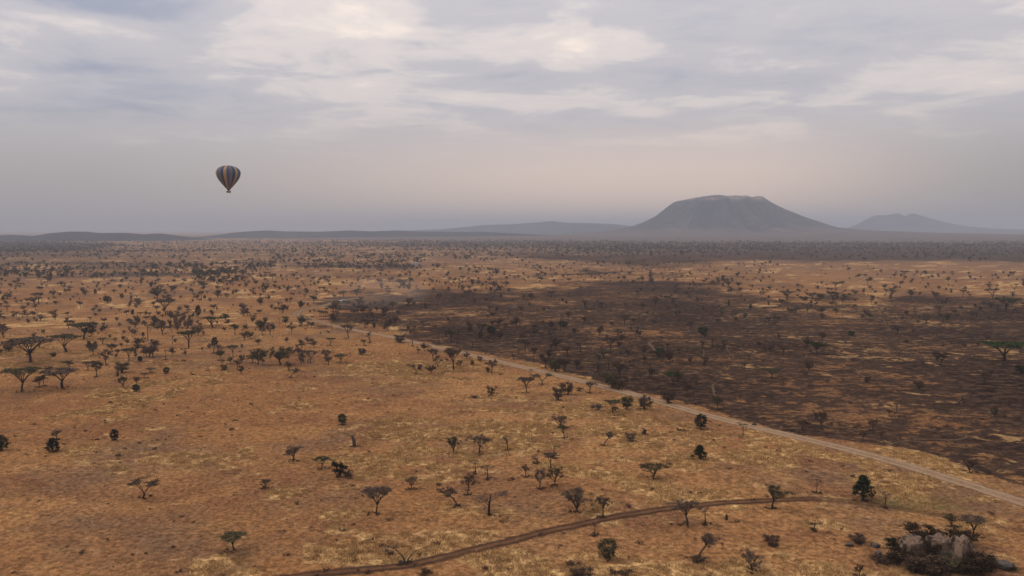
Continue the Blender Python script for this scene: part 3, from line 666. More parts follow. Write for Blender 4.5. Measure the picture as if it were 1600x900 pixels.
# ------------------------------------------------------------------ hand-placed trees: (foot x, foot y, height, width in photo pixels, kind, colour, turn, label)
HAND = [
 # bare foreground, lower left
 (2, 704, 23, 17, 'evergreen', 'dark', 0, 'dark green evergreen half cut by the left edge of the photo'),
 (82, 706, 21, 16, 'cone', 'dark', 0, 'dark pointed evergreen in front of a small thorn tree at far left'),
 (88, 687, 15, 13, 'thorn', 'twig', 40, 'small thorn tree just behind the dark pointed evergreen at far left'),
 (179, 688, 17, 10, 'evergreen', 'dark', 70, 'dark upright evergreen alone in pale straw right of the pointed evergreen'),
 (152, 687, 8, 5, 'snag', 'twig', 0, 'tiny bare stump of a sapling left of the dark upright evergreen'),
 (223, 779, 29, 40, 'split', 'twig', 0, 'acacia with its flat crown split in two, alone at lower left'),
 (365, 860, 26, 31, 'umbrella', 'olive', 30, 'low acacia with an uneven dark crown near the bottom edge, lower left'),
 (413, 763, 15, 15, 'fan', 'twig', 0, 'small round-topped thorn tree right of the split-crowned acacia'),
 (458, 721, 24, 23, 'thorn', 'twig', 20, 'ragged thorn tree left of a small umbrella acacia on open grass'),
 (503, 732, 17, 22, 'umbrella', 'olive', 10, 'small umbrella acacia between a ragged thorn tree and a dark bush'),
 (531, 745, 25, 20, 'bush', 'dark', 0, 'tall dark bushy tree below the bare hooked tree'),
 (545, 745, 9, 13, 'low', 'brown', 0, 'low dark bush at the right foot of the tall dark bushy tree'),
 (535, 664, 17, 11, 'evergreen', 'green', 0, 'slim green-topped little tree above the bare hooked tree'),
 (553, 698, 25, 18, 'hook', 'twig', 0, 'bare dead tree with one long bough hooked to the left'),
 (588, 804, 40, 39, 'umbrella', 'twig', 60, 'thin flat-topped acacia with wide ragged layers in the middle foreground'),
 (642, 764, 19, 15, 'fan', 'twig', 50, 'small fan-shaped thorn tree right above the thin flat-topped acacia'),
 (709, 709, 26, 19, 'fan', 'olive', 0, 'V-stemmed thorn tree, left one of the pair beside each other in mid grass'),
 (749, 709, 31, 23, 'thorn', 'twig', 90, 'thick dark thorn tree, right one of the pair beside each other in mid grass'),
 (793, 704, 22, 9, 'slim', 'twig', 0, 'slender upright thorn tree right of the thick dark thorn tree'),
 (743, 740, 21, 17, 'slim', 'twig', 40, 'thin T-shaped thorn tree below the thick dark thorn tree'),
 (762, 749, 20, 18, 'slim', 'olive', 80, 'thin flat-topped thorn tree at lower right of the T-shaped one'),
 (731, 774, 32, 20, 'thorn', 'brown', 150, 'wispy bare thorn tree right behind the double-stemmed flat acacia'),
 (714, 790, 28, 22, 'lean', 'twig', 180, 'double-stemmed thorn tree with a flat crown swept to the left'),
 (764, 806, 37, 23, 'slim', 'twig', 120, 'tall Y-shaped thin thorn tree right of the wispy bare one'),
 (633, 881, 29, 40, 'arch', 'twig', 0, 'half-dead tree with a long bare arching bough beside the dark track'),
 (663, 897, 9, 14, 'low', 'brown', 0, 'small dark bush on the lower edge of the dark track'),
 (767, 618, 15, 11, 'bush', 'olive', 0, 'narrow upright bush alone on the golden grass below the road bend'),
 (742, 622, 4, 7, 'low', 'brown', 30, 'tiny dark scrub patch left of the narrow upright bush'),
 (734, 622, 7, 4, 'snag', 'twig', 60, 'tiny dead sapling left of the dark scrub patch'),
 # along the near side of the road
 (823, 614, 24, 23, 'umbrella', 'twig', 200, 'umbrella acacia on crooked twin stems just below the road'),
 (828, 594, 17, 8, 'slim', 'twig', 0, 'thin small tree right behind the crooked twin-stemmed umbrella acacia'),
 (847, 601, 16, 28, 'split', 'olive', 0, 'low double-crowned acacia touching the road edge above two round bushes'),
 (872, 625, 20, 15, 'bush', 'twig', 0, 'round dark bush, lower left of the two beside the road'),
 (888, 616, 19, 19, 'bush', 'brown', 60, 'wide brown bush, upper right of the two beside the road'),
 (905, 611, 6, 9, 'low', 'olive', 0, 'very small round shrub between the wide brown bush and a windswept tree'),
 (921, 614, 18, 15, 'thorn', 'twig', 200, 'windswept thorn tree right at the near edge of the road'),
 (935, 641, 9, 14, 'low', 'twig', 60, 'low arched scrub at the left of the stooping umbrella tree'),
 (958, 645, 19, 24, 'umbrella', 'olive', 140, 'stooping umbrella acacia left of two upright bushes near the road'),
 (966, 649, 14, 9, 'lean', 'twig', 180, 'leaning thin stem at the right side of the stooping umbrella acacia'),
 (979, 640, 21, 15, 'bush', 'olive', 30, 'upright bush, left of two standing side by side below the road'),
 (1006, 640, 21, 17, 'bush', 'twig', 90, 'upright grey bush, right of two standing side by side below the road'),
 (875, 668, 19, 22, 'fan', 'twig', 120, 'spreading thorn tree with its crown pulled right, above a darker one'),
 (882, 685, 22, 17, 'thorn', 'olive', 30, 'dark thorn tree on a crooked stem below the spreading one'),
 (943, 696, 22, 16, 'lean', 'twig', 0, 'crooked spindly thorn tree left of a small round shrub'),
 (985, 689, 13, 14, 'bush', 'twig', 0, 'small round shrub right of the crooked spindly thorn tree'),
 (1006, 679, 15, 20, 'snag', 'twig', 100, 'dead tree with a bough stretched to the right, left of the round evergreen'),
 (866, 716, 22, 15, 'slim', 'olive', 0, 'flat-topped small tree, upper one of a crossing pair'),
 (860, 731, 23, 19, 'umbrella', 'twig', 20, 'flat-topped small acacia, lower one of a crossing pair'),
 (840, 724, 10, 10, 'slim', 'brown', 0, 'faint bare sapling left of the crossing pair of small trees'),
 (821, 745, 18, 13, 'thorn', 'brown', 0, 'faint bare thorn tree left above a pair of dark ones'),
 (844, 764, 31, 17, 'thorn', 'twig', 60, 'taller slim thorn tree, left one of a dark pair in mid foreground'),
 (868, 759, 27, 21, 'fan', 'olive', 100, 'dense dark thorn tree, right one of a dark pair in mid foreground'),
 (1021, 749, 22, 35, 'umbrella', 'olive', 250, 'wide low umbrella acacia with many stems, alone on the grass'),
 (1095, 671, 23, 16, 'evergreen', 'dark', 0, 'round dark green evergreen standing just below the dirt road'),
 (1093, 718, 22, 15, 'cone', 'dark', 50, 'ragged dark evergreen directly below the round one'),
 (1161, 682, 22, 14, 'slim', 'olive', 200, 'slim feathery thorn tree touching the lower edge of the dirt road'),
 # lower right foreground
 (902, 800, 35, 41, 'fan', 'twig', 0, 'broad fan-shaped bare thorn tree above the dark track'),
 (942, 808, 32, 21, 'thorn', 'twig', 250, 'upright round-headed thorn tree right of the broad fan-shaped one'),
 (929, 836, 28, 15, 'snag', 'twig', 30, 'thin dead tree standing at the lower edge of the dark track'),
 (951, 873, 31, 24, 'bush', 'olive', 200, 'dense olive bush below the track in the middle foreground'),
 (908, 906, 18, 30, 'bush', 'brown', 20, 'dark bush cut by the bottom edge of the photo'),
 (893, 883, 5, 19, 'low', 'brown', 20, 'flat dark scrub above the bush cut by the bottom edge'),
 (972, 896, 6, 20, 'low', 'brown', 80, 'flat dark scrub near the bottom edge below the dense olive bush'),
 (1074, 821, 39, 37, 'thorn', 'twig', 310, 'large dark thorn tree whose crown covers the dark track'),
 (1102, 819, 26, 21, 'slim', 'twig', 30, 'spindly flat-topped tree at the right of the large dark thorn tree'),
 (1089, 875, 42, 28, 'lean', 'twig', 0, 'thorn tree leaning far to the right near the bottom edge'),
 (1094, 880, 9, 20, 'low', 'brown', 0, 'brown scrub around the foot of the tree leaning right'),
 (1176, 892, 30, 28, 'fan', 'twig', 200, 'dark broad-headed thorn tree near the bottom edge right of the leaning one'),
 (1205, 851, 15, 21, 'bush', 'brown', 0, 'dark bush above right of the broad-headed thorn tree near the bottom edge'),
 (1206, 795, 35, 35, 'thorn', 'olive', 170, 'dark thorn tree on a curved stem standing over the dark track'),
 (1276, 770, 20, 11, 'slim', 'twig', 0, 'thin small tree between the curved thorn tree and the tall evergreen'),
 (1348, 781, 37, 25, 'cone', 'dark', 0, 'tall dark green evergreen above the dark track at lower right'),
 (1383, 793, 25, 15, 'slim', 'twig', 250, 'crooked slim thorn tree right of the tall dark evergreen'),
 (1272, 829, 14, 10, 'slim', 'brown', 90, 'faint bare sapling below the dark track left of the boulders'),
 (1343, 901, 19, 13, 'thorn', 'brown', 0, 'faint small thorn tree at the bottom edge left of the boulders'),
 (1521, 840, 31, 32, 'umbrella', 'twig', 90, 'thin umbrella-crowned tree standing behind the right-hand boulders'),
 (1487, 823, 19, 20, 'fan', 'olive', 0, 'small spreading tree behind the boulders left of the thin umbrella tree'),
 # scrub round the boulders
 (1446, 848, 26, 42, 'bush', 'umber', 0, 'dark bush behind the left boulder'),
 (1500, 848, 20, 44, 'bush', 'umber', 40, 'dark bush behind the gap of the two joined boulders'),
 (1406, 880, 22, 30, 'bush', 'umber', 100, 'dark brown bush against the left flank of the left boulder'),
 (1456, 882, 34, 22, 'bush', 'umber', 150, 'dark bush filling the gap between left and middle boulders'),
 (1432, 892, 25, 50, 'bush', 'brown', 200, 'dark brown bush in front of the left boulder'),
 (1487, 890, 22, 34, 'bush', 'olive', 250, 'olive bush in front of the middle boulder'),
 (1530, 892, 26, 40, 'bush', 'umber', 300, 'dark bush at the right foot of the boulders'),
 (1397, 858, 18, 22, 'bush', 'dark', 20, 'small dark bush left above the brown bush by the boulders'),
 (1342, 848, 14, 22, 'bush', 'brown', 60, 'small brown bush beside the flat grey rocks'),
 (1564, 884, 8, 26, 'low', 'dark', 0, 'low dark scrub behind the half-buried rock slab'),
 (1380, 880, 10, 24, 'low', 'brown', 0, 'low brown scrub between the flat grey rocks and the boulders'),
 (1512, 896, 18, 34, 'bush', 'umber', 80, 'dark bush in front of the dark-stained right boulder'),
 (1462, 898, 16, 40, 'bush', 'umber', 10, 'dark bush between the dark brown and olive ones in front of the boulders'),
 # far side of the road, on the burn
 (1179, 664, 13, 7, 'snag', 'twig', 200, 'small dead tree on the pale verge right of the feathery thorn tree'),
 (1121, 641, 23, 17, 'thorn', 'olive', 0, 'round-headed thorn tree at the burnt edge above the round evergreen'),
 (1044, 629, 18, 19, 'bush', 'brown', 0, 'brown bush on the far verge of the road above the upright grey bush'),
 (1075, 619, 20, 14, 'thorn', 'brown', 30, 'faint brown thorn tree up right of the brown verge bush'),
 (1285, 670, 28, 18, 'fan', 'brown', 0, 'bare upright thorn tree on burnt ground right of a smaller faint one'),
 (1253, 673, 18, 15, 'thorn', 'brown', 70, 'smaller faint thorn tree at the burn edge beside the bare upright one'),
 (1363, 673, 18, 15, 'thorn', 'brown', 140, 'faint bare thorn tree on burnt ground between pale verge and dark hollow'),
 (1400, 645, 16, 14, 'slim', 'brown', 0, 'faint flat-topped thin tree in the middle of the right burn'),
 (1329, 630, 13, 6, 'snag', 'twig', 20, 'thin dead stem on the burnt slope above the pale verge'),
 (1498, 631, 14, 13, 'snag', 'twig', 140, 'forked dead tree on the burnt ground at far right'),
 (1515, 738, 23, 24, 'fan', 'brown', 80, 'bare spreading thorn tree on the far verge near the right edge'),
 (1333, 745, 8, 5, 'snag', 'twig', 0, 'tiny dead sapling on grass between the road and the tall evergreen'),
 (1568, 564, 29, 57, 'umbrella', 'green', 0, 'big wide green umbrella acacia alone on the burn at far right'),
 (1595, 584, 14, 16, 'bush', 'dark', 0, 'dark bush at the right edge below the big green umbrella acacia'),
 (1205, 592, 16, 24, 'umbrella', 'olive', 45, 'olive spreading acacia in the middle of the burnt ground'),
 (1223, 611, 20, 10, 'slim', 'brown', 0, 'thin bare tree just below the olive spreading acacia on the burn'),
 (1276, 553, 17, 20, 'umbrella', 'green', 90, 'green-topped leaning acacia on the burn beside a bare tree'),
 (1285, 535, 16, 11, 'thorn', 'brown', 0, 'bare brown thorn tree behind the green-topped leaning acacia'),
 (1330, 525, 8, 9, 'evergreen', 'green', 0, 'very small green tree on the upper burn right of the leaning acacia'),
 (1441, 541, 14, 8, 'snag', 'twig', 60, 'dead post-like tree on the burn left of the big green umbrella acacia'),
 (1098, 523, 12, 14, 'evergreen', 'green', 30, 'dark green round-headed tree on the upper middle burn'),
 (1113, 541, 15, 14, 'slim', 'olive', 0, 'thin flat green-topped tree just below the round-headed green one'),
 (1031, 557, 13, 13, 'evergreen', 'green', 60, 'green bushy tree at the left middle of the burn beside thin trees'),
 (1007, 560, 20, 14, 'thorn', 'brown', 0, 'brown thorn tree left of the green bushy tree on the burn'),
 (1051, 603, 21, 22, 'umbrella', 'green', 120, 'bright green flat-topped acacia on the burn above the road'),
 (1015, 586, 21, 12, 'slim', 'brown', 60, 'thin brown tree left above the bright green flat-topped acacia'),
 (1170, 563, 12, 10, 'slim', 'olive', 90, 'small dark T-shaped tree on bare burn right of the animal trails'),
 (1074, 549, 7, 9, 'umbrella', 'twig', 0, 'tiny flat-topped tree on the burn right of the green bushy tree'),
 (993, 529, 19, 19, 'umbrella', 'twig', 60, 'dark flat-topped acacia on the upper burn above the thin trees'),
 (953, 551, 24, 22, 'umbrella', 'brown', 0, 'tall brownish acacia with a broad crown among thin trees on the burn'),
 (943, 561, 14, 19, 'umbrella', 'twig', 150, 'low brownish acacia at the foot of the tall brownish one'),
 (957, 606, 23, 21, 'bush', 'olive', 0, 'big olive bush on the burn edge above the road'),
 (967, 608, 17, 24, 'bush', 'brown', 60, 'reddish brown bush leaning on the big olive bush above the road'),
 (868, 581, 19, 17, 'bush', 'olive', 60, 'round bushy tree at the burn edge above the double-crowned acacia'),
 (882, 581, 22, 16, 'thorn', 'brown', 90, 'brown thorn tree right of the round bushy tree on the burn edge'),
 (852, 575, 17, 13, 'thorn', 'brown', 200, 'small thorn tree left of the round bushy tree on the burn edge'),
 (926, 592, 27, 17, 'lean', 'twig', 0, 'tall thin tree with its crown on the right above the road'),
 (952, 579, 18, 16, 'slim', 'twig', 120, 'flat-topped thin tree behind the big olive bush'),
 (967, 591, 28, 18, 'thorn', 'brown', 260, 'tall brown thorn tree right behind the big olive bush'),
 (887, 557, 17, 14, 'thorn', 'brown', 300, 'brown thorn tree farther into the burn above the bushy pair'),
 (907, 550, 16, 12, 'slim', 'brown', 150, 'thin brown tree left of the tall brownish acacia'),
 (880, 511, 9, 13, 'evergreen', 'green', 0, 'small bright green tree far back on the burn'),
 (768, 523, 13, 12, 'evergreen', 'dark', 0, 'near-black round evergreen standing on the burn left of centre'),
 (705, 534, 19, 18, 'thorn', 'olive', 0, 'spreading thorn tree where the burn meets the road, left of the black evergreen'),
 (686, 537, 12, 10, 'slim', 'twig', 0, 'small thin tree left of the spreading thorn tree at the burn corner'),
 (738, 544, 11, 11, 'slim', 'brown', 30, 'small thin brown tree on the burn above the straight road'),
 (625, 535, 12, 16, 'bush', 'twig', 0, 'round bush on grass by the road just before the burn'),
 (644, 541, 15, 9, 'slim', 'olive', 0, 'thin little tree touching the road right of the round bush'),
 (750, 564, 8, 7, 'bush', 'brown', 0, 'small reddish bush at the near road edge'),
 (758, 569, 7, 4, 'slim', 'twig', 0, 'tiny sapling right of the small reddish bush by the road'),
 (785, 573, 7, 5, 'snag', 'twig', 0, 'tiny hooked dead stem on the near road edge'),
 (704, 558, 7, 6, 'snag', 'twig', 90, 'tiny dead stem on grass left of the small reddish bush'),
 (650, 585, 15, 16, 'split', 'twig', 0, 'two-crowned V-shaped acacia on golden grass, lower left of its twin'),
 (683, 574, 13, 14, 'split', 'olive', 0, 'two-crowned V-shaped acacia on golden grass, upper right of its twin'),
 (583, 599, 9, 5, 'slim', 'twig', 0, 'tiny T-shaped sapling below the pale straw streak'),
 # grass left of the road bend
 (453, 590, 15, 15, 'lean', 'twig', 0, 'small leaning acacia below the scattered woodland at the centre left'),
 (533, 567, 13, 17, 'umbrella', 'olive', 0, 'neat small umbrella acacia at the right end of a loose row'),
 (565, 554, 10, 11, 'bush', 'brown', 0, 'pointed dead brown bush right of the neat small umbrella acacia'),
 (578, 535, 11, 9, 'slim', 'twig', 0, 'thin V-shaped tree below the road bend'),
 (570, 540, 9, 8, 'thorn', 'olive', 0, 'small thorn tree left of the thin V-shaped tree below the road bend'),
 (516, 540, 12, 12, 'umbrella', 'olive', 60, 'small flat-topped acacia between the woodland and the road bend'),
 # large acacias at the left
 (48, 567, 38, 56, 'umbrella', 'twig', 0, 'tall spreading acacia with fanned bare stems at far left'),
 (14, 549, 13, 12, 'bush', 'dark', 0, 'dark leafy clump at the left end of the tall spreading acacia'),
 (103, 550, 27, 44, 'umbrella', 'olive', 0, 'dark wide umbrella acacia right of the tall spreading one'),
 (34, 612, 36, 46, 'umbrella', 'olive', 90, 'thick flat umbrella acacia, left of the two nearest big ones'),
 (98, 607, 30, 44, 'umbrella', 'twig', 180, 'open V-stemmed umbrella acacia, right of the two nearest big ones'),
 (131, 530, 25, 34, 'umbrella', 'olive', 220, 'broad umbrella acacia behind the dark wide one'),
 (84, 557, 6, 6, 'evergreen', 'dark', 0, 'tiny round dark bush below the dark wide umbrella acacia'),
 (61, 605, 17, 13, 'thorn', 'twig', 0, 'small thorn tree, left of a pair between two big umbrella acacias'),
 (69, 603, 18, 11, 'thorn', 'olive', 40, 'small thorn tree, right of a pair between two big umbrella acacias'),
 (77, 587, 14, 10, 'thorn', 'brown', 0, 'brown thorn tree at the left tip of the V-stemmed umbrella acacia'),
 (109, 578, 15, 12, 'thorn', 'brown', 60, 'faint brown thorn tree behind the V-stemmed umbrella acacia'),
 (137, 579, 14, 15, 'umbrella', 'twig', 20, 'small acacia at the left side of a loose group of thorn trees'),
 (151, 589, 25, 17, 'thorn', 'olive', 300, 'tall thorn tree in the loose group right of the V-stemmed acacia'),
 (166, 571, 25, 14, 'thorn', 'twig', 130, 'tall narrow thorn tree above the loose group of thorn trees'),
 (146, 555, 15, 12, 'thorn', 'olive', 80, 'compact dark thorn tree above the loose group at the left'),
 (176, 550, 13, 13, 'fan', 'twig', 0, 'open-crowned little thorn tree right of the compact dark one'),
 (160, 538, 10, 12, 'umbrella', 'olive', 40, 'small dark umbrella acacia behind the open-crowned thorn tree'),
 (191, 582, 16, 18, 'bush', 'olive', 0, 'round dark bushy tree above a small thorn tree at the left'),
 (193, 606, 18, 14, 'fan', 'olive', 60, 'small dark-topped thorn tree below the round dark bushy tree'),
 (184, 588, 6, 4, 'bush', 'dark', 0, 'tiny dark shrub left below the round dark bushy tree'),
 (213, 612, 11, 9, 'evergreen', 'dark', 0, 'small dark round bush with a faint bare tree behind it'),
 (214, 604, 15, 8, 'thorn', 'brown', 0, 'faint bare tree right behind the small dark round bush'),
 (260, 584, 10, 8, 'evergreen', 'dark', 40, 'small black round evergreen alone on grass below the woodland'),
 (226, 591, 9, 8, 'thorn', 'twig', 0, 'small thorn tree left of the black round evergreen'),
 (234, 583, 8, 13, 'umbrella', 'twig', 0, 'flat faint acacia between a thorn tree and the black round evergreen'),
 (259, 562, 16, 10, 'slim', 'twig', 0, 'thin tall T-shaped tree above the black round evergreen'),
 (239, 559, 16, 12, 'fan', 'brown', 0, 'dark tree at the right end of the low grove'),
 (288, 552, 8, 10, 'umbrella', 'twig', 80, 'small flat acacia alone right of the thin T-shaped tree'),
 (334, 552, 13, 11, 'slim', 'olive', 0, 'two-tiered small tree at the lower edge of the woodland'),
 (347, 571, 10, 9, 'thorn', 'olive', 0, 'small thorn tree, left of a trio with a green shrub'),
 (351, 578, 8, 9, 'bush', 'olive', 0, 'green shrub in front of the trio of small trees'),
 (360, 569, 11, 9, 'thorn', 'olive', 60, 'small dense thorn tree, middle of the trio with a green shrub'),
 (374, 574, 9, 4, 'slim', 'twig', 0, 'very thin sapling, right of the trio with a green shrub'),
 (395, 567, 13, 10, 'thorn', 'olive', 100, 'small thorn tree alone right of the trio with a green shrub'),
 (326, 579, 6, 4, 'snag', 'twig', 0, 'tiny dead stump left of the trio with a green shrub'),
 (301, 586, 6, 5, 'snag', 'twig', 50, 'tiny V-shaped dead sapling right of the black round evergreen'),
 (387, 527, 10, 8, 'thorn', 'olive', 10, 'round little thorn tree alone at the right rim of the woodland'),
 (332, 512, 17, 29, 'umbrella', 'green', 20, 'greenish flat umbrella acacia standing out in the woodland'),
 (168, 473, 10, 10, 'evergreen', 'dark', 0, 'dark green tree standing out among far grey trees at the left'),
 # far right
 (1571, 487, 22, 31, 'umbrella', 'olive', 30, 'lone wide umbrella acacia on the pale far plain at the right'),
 (1301, 472, 16, 14, 'umbrella', 'olive', 70, 'upright dark umbrella acacia on the pale far plain'),
 (1269, 467, 9, 14, 'umbrella', 'olive', 0, 'small flat acacia left of the upright dark umbrella acacia'),
 (1257, 469, 6, 12, 'bush', 'olive', 0, 'round low bush left of the small flat acacia on the far plain'),
 (1283, 467, 8, 8, 'bush', 'olive', 30, 'round bush between two umbrella acacias on the far plain'),
 (1391, 467, 17, 14, 'snag', 'twig', 220, 'pale leafless tree on the pale far plain'),
 (1230, 468, 13, 21, 'umbrella', 'twig', 0, 'thin wide T-shaped acacia on the pale far plain'),
]
# left woodland trees seen only as members of the scatter: (x0, x1, y0, y1, how many, kinds, region)
def KW(**k): return list(k.items())
MIXED = [(('round', 'twig'), 4.5), (('round', 'olive'), 5), (('thorn', 'twig'), 3), (('thorn', 'olive'), 3), (('slim', 'olive'), 1), (('slim', 'twig'), .8), (('umbrella', 'olive'), .8), (('umbrella', 'twig'), .35), (('bush', 'olive'), 2.4), (('evergreen', 'dark'), 1.0), (('fan', 'twig'), 1.2), (('bush', 'twig'), 1.2)]
BURNT = [(('round', 'brown'), 5), (('thorn', 'brown'), 4), (('slim', 'brown'), 2.2), (('thorn', 'twig'), 2), (('bush', 'brown'), 3), (('umbrella', 'brown'), .5), (('bush', 'olive'), .7), (('low', 'brown'), 2.0)]
DENSE = [(('umbrella', 'olive'), 1.2), (('round', 'olive'), 4), (('bush', 'olive'), 4), (('thorn', 'olive'), 2), (('bush', 'dark'), 1.6), (('umbrella', 'twig'), .4)]
SCATTER = [
 (-20, 210, 446, 505, 130, MIXED), (200, 410, 440, 528, 250, MIXED), (400, 570, 434, 490, 140, MIXED), (395, 520, 488, 526, 34, MIXED), (130, 345, 503, 560, 72, MIXED),
 (-20, 130, 500, 560, 22, MIXED), (340, 470, 520, 585, 24, MIXED), (455, 515, 528, 572, 12, MIXED), (200, 235, 548, 566, 12, MIXED),
 (-30, 420, 412, 434, 620, DENSE), (380, 660, 406, 420, 330, DENSE), (300, 395, 426, 437, 150, DENSE), (395, 640, 412, 442, 80, MIXED), (-20, 210, 425, 450, 70, DENSE),
 (590, 800, 415, 458, 215, MIXED), (800, 1020, 412, 442, 170, MIXED), (1000, 1210, 410, 450, 130, MIXED), (1180, 1400, 412, 470, 85, MIXED),
 (1395, 1620, 427, 455, 85, DENSE), (1300, 1620, 455, 508, 95, MIXED), (1000, 1310, 445, 508, 100, MIXED), (490, 620, 474, 512, 46, BURNT),
 (540, 1000, 455, 530, 120, BURNT), (640, 1000, 522, 585, 48, BURNT), (1000, 1300, 505, 605, 30, BURNT), (1300, 1620, 505, 610, 26, BURNT), (985, 1120, 560, 618, 10, BURNT), (1300, 1600, 610, 690, 5, BURNT),
]

def plant(x, y, z, hm, wm, kind, colour, rot, idx=None):
    vs = VAR[(kind, colour)]
    tm, cm, hz, w, both = vs[idx % len(vs)]
    return dict(x=x, y=y, z=z, kind=kind, colour=colour, i=idx % len(vs), sz=hm / hz, sxy=wm / w, rot=rot, px_h=0)
def place(p, label, group=None):
    tm, cm, hz, w, both = VAR[(p['kind'], p['colour'])][p['i']]
    nm = NAME[p['kind']]
    o = link(nm, None, None, (p['x'], p['y'], p['z'] - 0.02), label=label, category=CAT[nm])
    o.empty_display_size = 0.5
    if group: o['group'] = group
    o.rotation_euler = (0, 0, p['rot']); o.scale = (p['sxy'], p['sxy'], p['sz'])
    link('trunk', tm, o); link('crown', cm, o)
    return o

prng = random.Random(11)
taken = []
for k, (px, py, h, w, kind, colour, turn, label) in enumerate(HAND):
    x, y, z = at(px, py); d = math.hypot(x, y); s = d / F * 1.0
    fwd = y * math.cos(TH) + (CAM_H - z) * math.sin(TH); s = fwd / F
    grp = None
    p = plant(x, y, z, h * s, w * s, kind, colour, R(turn), k)
    place(p, label, grp); taken.append((x, y, w * s * .5))
N_HAND_BUSH = sum(1 for h in HAND if NAME[h[4]] in ('bush', 'low_bush'))

# the scatter, sampled over the pictured plain and kept to where the photograph shows trees
tk = np.array(taken)
SC = []
HMED = {'umbrella': 4.9, 'thorn': 4.0, 'round': 3.7, 'fan': 3.8, 'slim': 3.9, 'bush': 2.6, 'evergreen': 3.6, 'low': 1.2}
for (x0, x1, y0, y1, n, kinds) in SCATTER:
    m = 0; tries = 0
    ks = [k for k, _ in kinds]; ws = [w for _, w in kinds]
    while m < n and tries < n * 12:
        tries += 1
        px = prng.uniform(x0, x1); py = prng.uniform(y0, y1)
        x, y, z = at(px, py)
        if float(fbm(np.array([x / 55]), np.array([y / 75]), 77, 3)[0]) < prng.uniform(.14, .52): continue
        r = math.hypot(x, y)
        if r < 900 and np.min(np.hypot(tk[:, 0] - x, tk[:, 1] - y) - tk[:, 2]) < 2.5: continue
        if r < 900 and near_line(np.array([x]), np.array([y]), ROAD)[0] < 6: continue
        kind, colour = prng.choices(ks, ws)[0]
        hm = HMED[kind] * prng.lognormvariate(-.16, .36)
        if r > 1100 and kinds is DENSE: hm *= 1.2
        asp = prng.uniform(.85, 1.2)
        vs = VAR[(kind, colour)]; i = prng.randrange(len(vs)); tm, cm, hz, w, both = vs[i]
        hm = max(hm, .5)
        SC.append(dict(x=x, y=y, z=z, kind=kind, colour=colour, i=i, sz=hm / hz, sxy=hm / hz * asp, rot=prng.uniform(0, 6.283), hp=hm * F / r, px=px, py=py))
        m += 1
SC.sort(key=lambda p: -p['hp'])
def region(px, py):
    if px < 235 and py > 500: return 'among the big umbrella acacias at the left'
    if px < 600 and py > 497: return 'at the near edge of the left woodland'
    if px < 300 and py <= 497 and py > 445: return 'in the loose scatter on the far left plain'
    if px < 480 and py <= 497 and py > 437: return 'in the thick of the left woodland'
    if px < 620 and py > 437: return 'scattered behind the bend of the pale road'
    if 560 < px < 1000 and py > 520: return 'on the burnt strip just above the dirt road'
    if 540 < px < 1010 and py > 455: return 'on the wide burnt ground in the middle distance'
    if px >= 1000 and py > 545: return 'scattered over the dark burn at the right'
    if px >= 1000 and py > 492: return 'along the upper rim of the right burn'
    if px >= 1280 and py > 425: return 'on the pale far plain at the right'
    if px >= 980: return 'on the pale far plain behind the burn'
    return 'in the far thicket beyond the burn'
PHRASE = {('round', 'twig'): 'round-crowned grey thorn tree', ('round', 'olive'): 'round-crowned olive thorn tree', ('round', 'brown'): 'round-crowned scorched thorn tree', ('umbrella', 'brown'): 'scorched flat-topped acacia', ('thorn', 'twig'): 'grey leafless thorn tree', ('thorn', 'olive'): 'olive-leaved thorn tree', ('thorn', 'brown'): 'scorched brown thorn tree', ('slim', 'olive'): 'slim olive-topped thorn tree', ('slim', 'twig'): 'slim grey thorn tree',
          ('slim', 'brown'): 'slim scorched thorn tree', ('umbrella', 'olive'): 'dark flat-topped acacia', ('umbrella', 'twig'): 'grey flat-topped acacia', ('bush', 'olive'): 'olive bush', ('bush', 'twig'): 'grey bush', ('bush', 'brown'): 'scorched brown bush',
          ('bush', 'dark'): 'dark leafy bush', ('evergreen', 'dark'): 'small near-black evergreen', ('evergreen', 'green'): 'small green-leaved tree', ('fan', 'twig'): 'grey fan-shaped thorn tree', ('low', 'brown'): 'low brown scrub bush'}
def is_tree(p): return NAME[p['kind']] in ('acacia_tree', 'thorn_tree', 'evergreen_tree', 'dead_tree')
N_TREES = 300 - (len(HAND) - N_HAND_BUSH)
single = [p for p in SC if is_tree(p)][:max(0, N_TREES)]
limit = single[-1]['hp'] if single else 1e9
single += [p for p in SC if not is_tree(p) and p['hp'] > 8.0][:90]
ids = set(map(id, single))
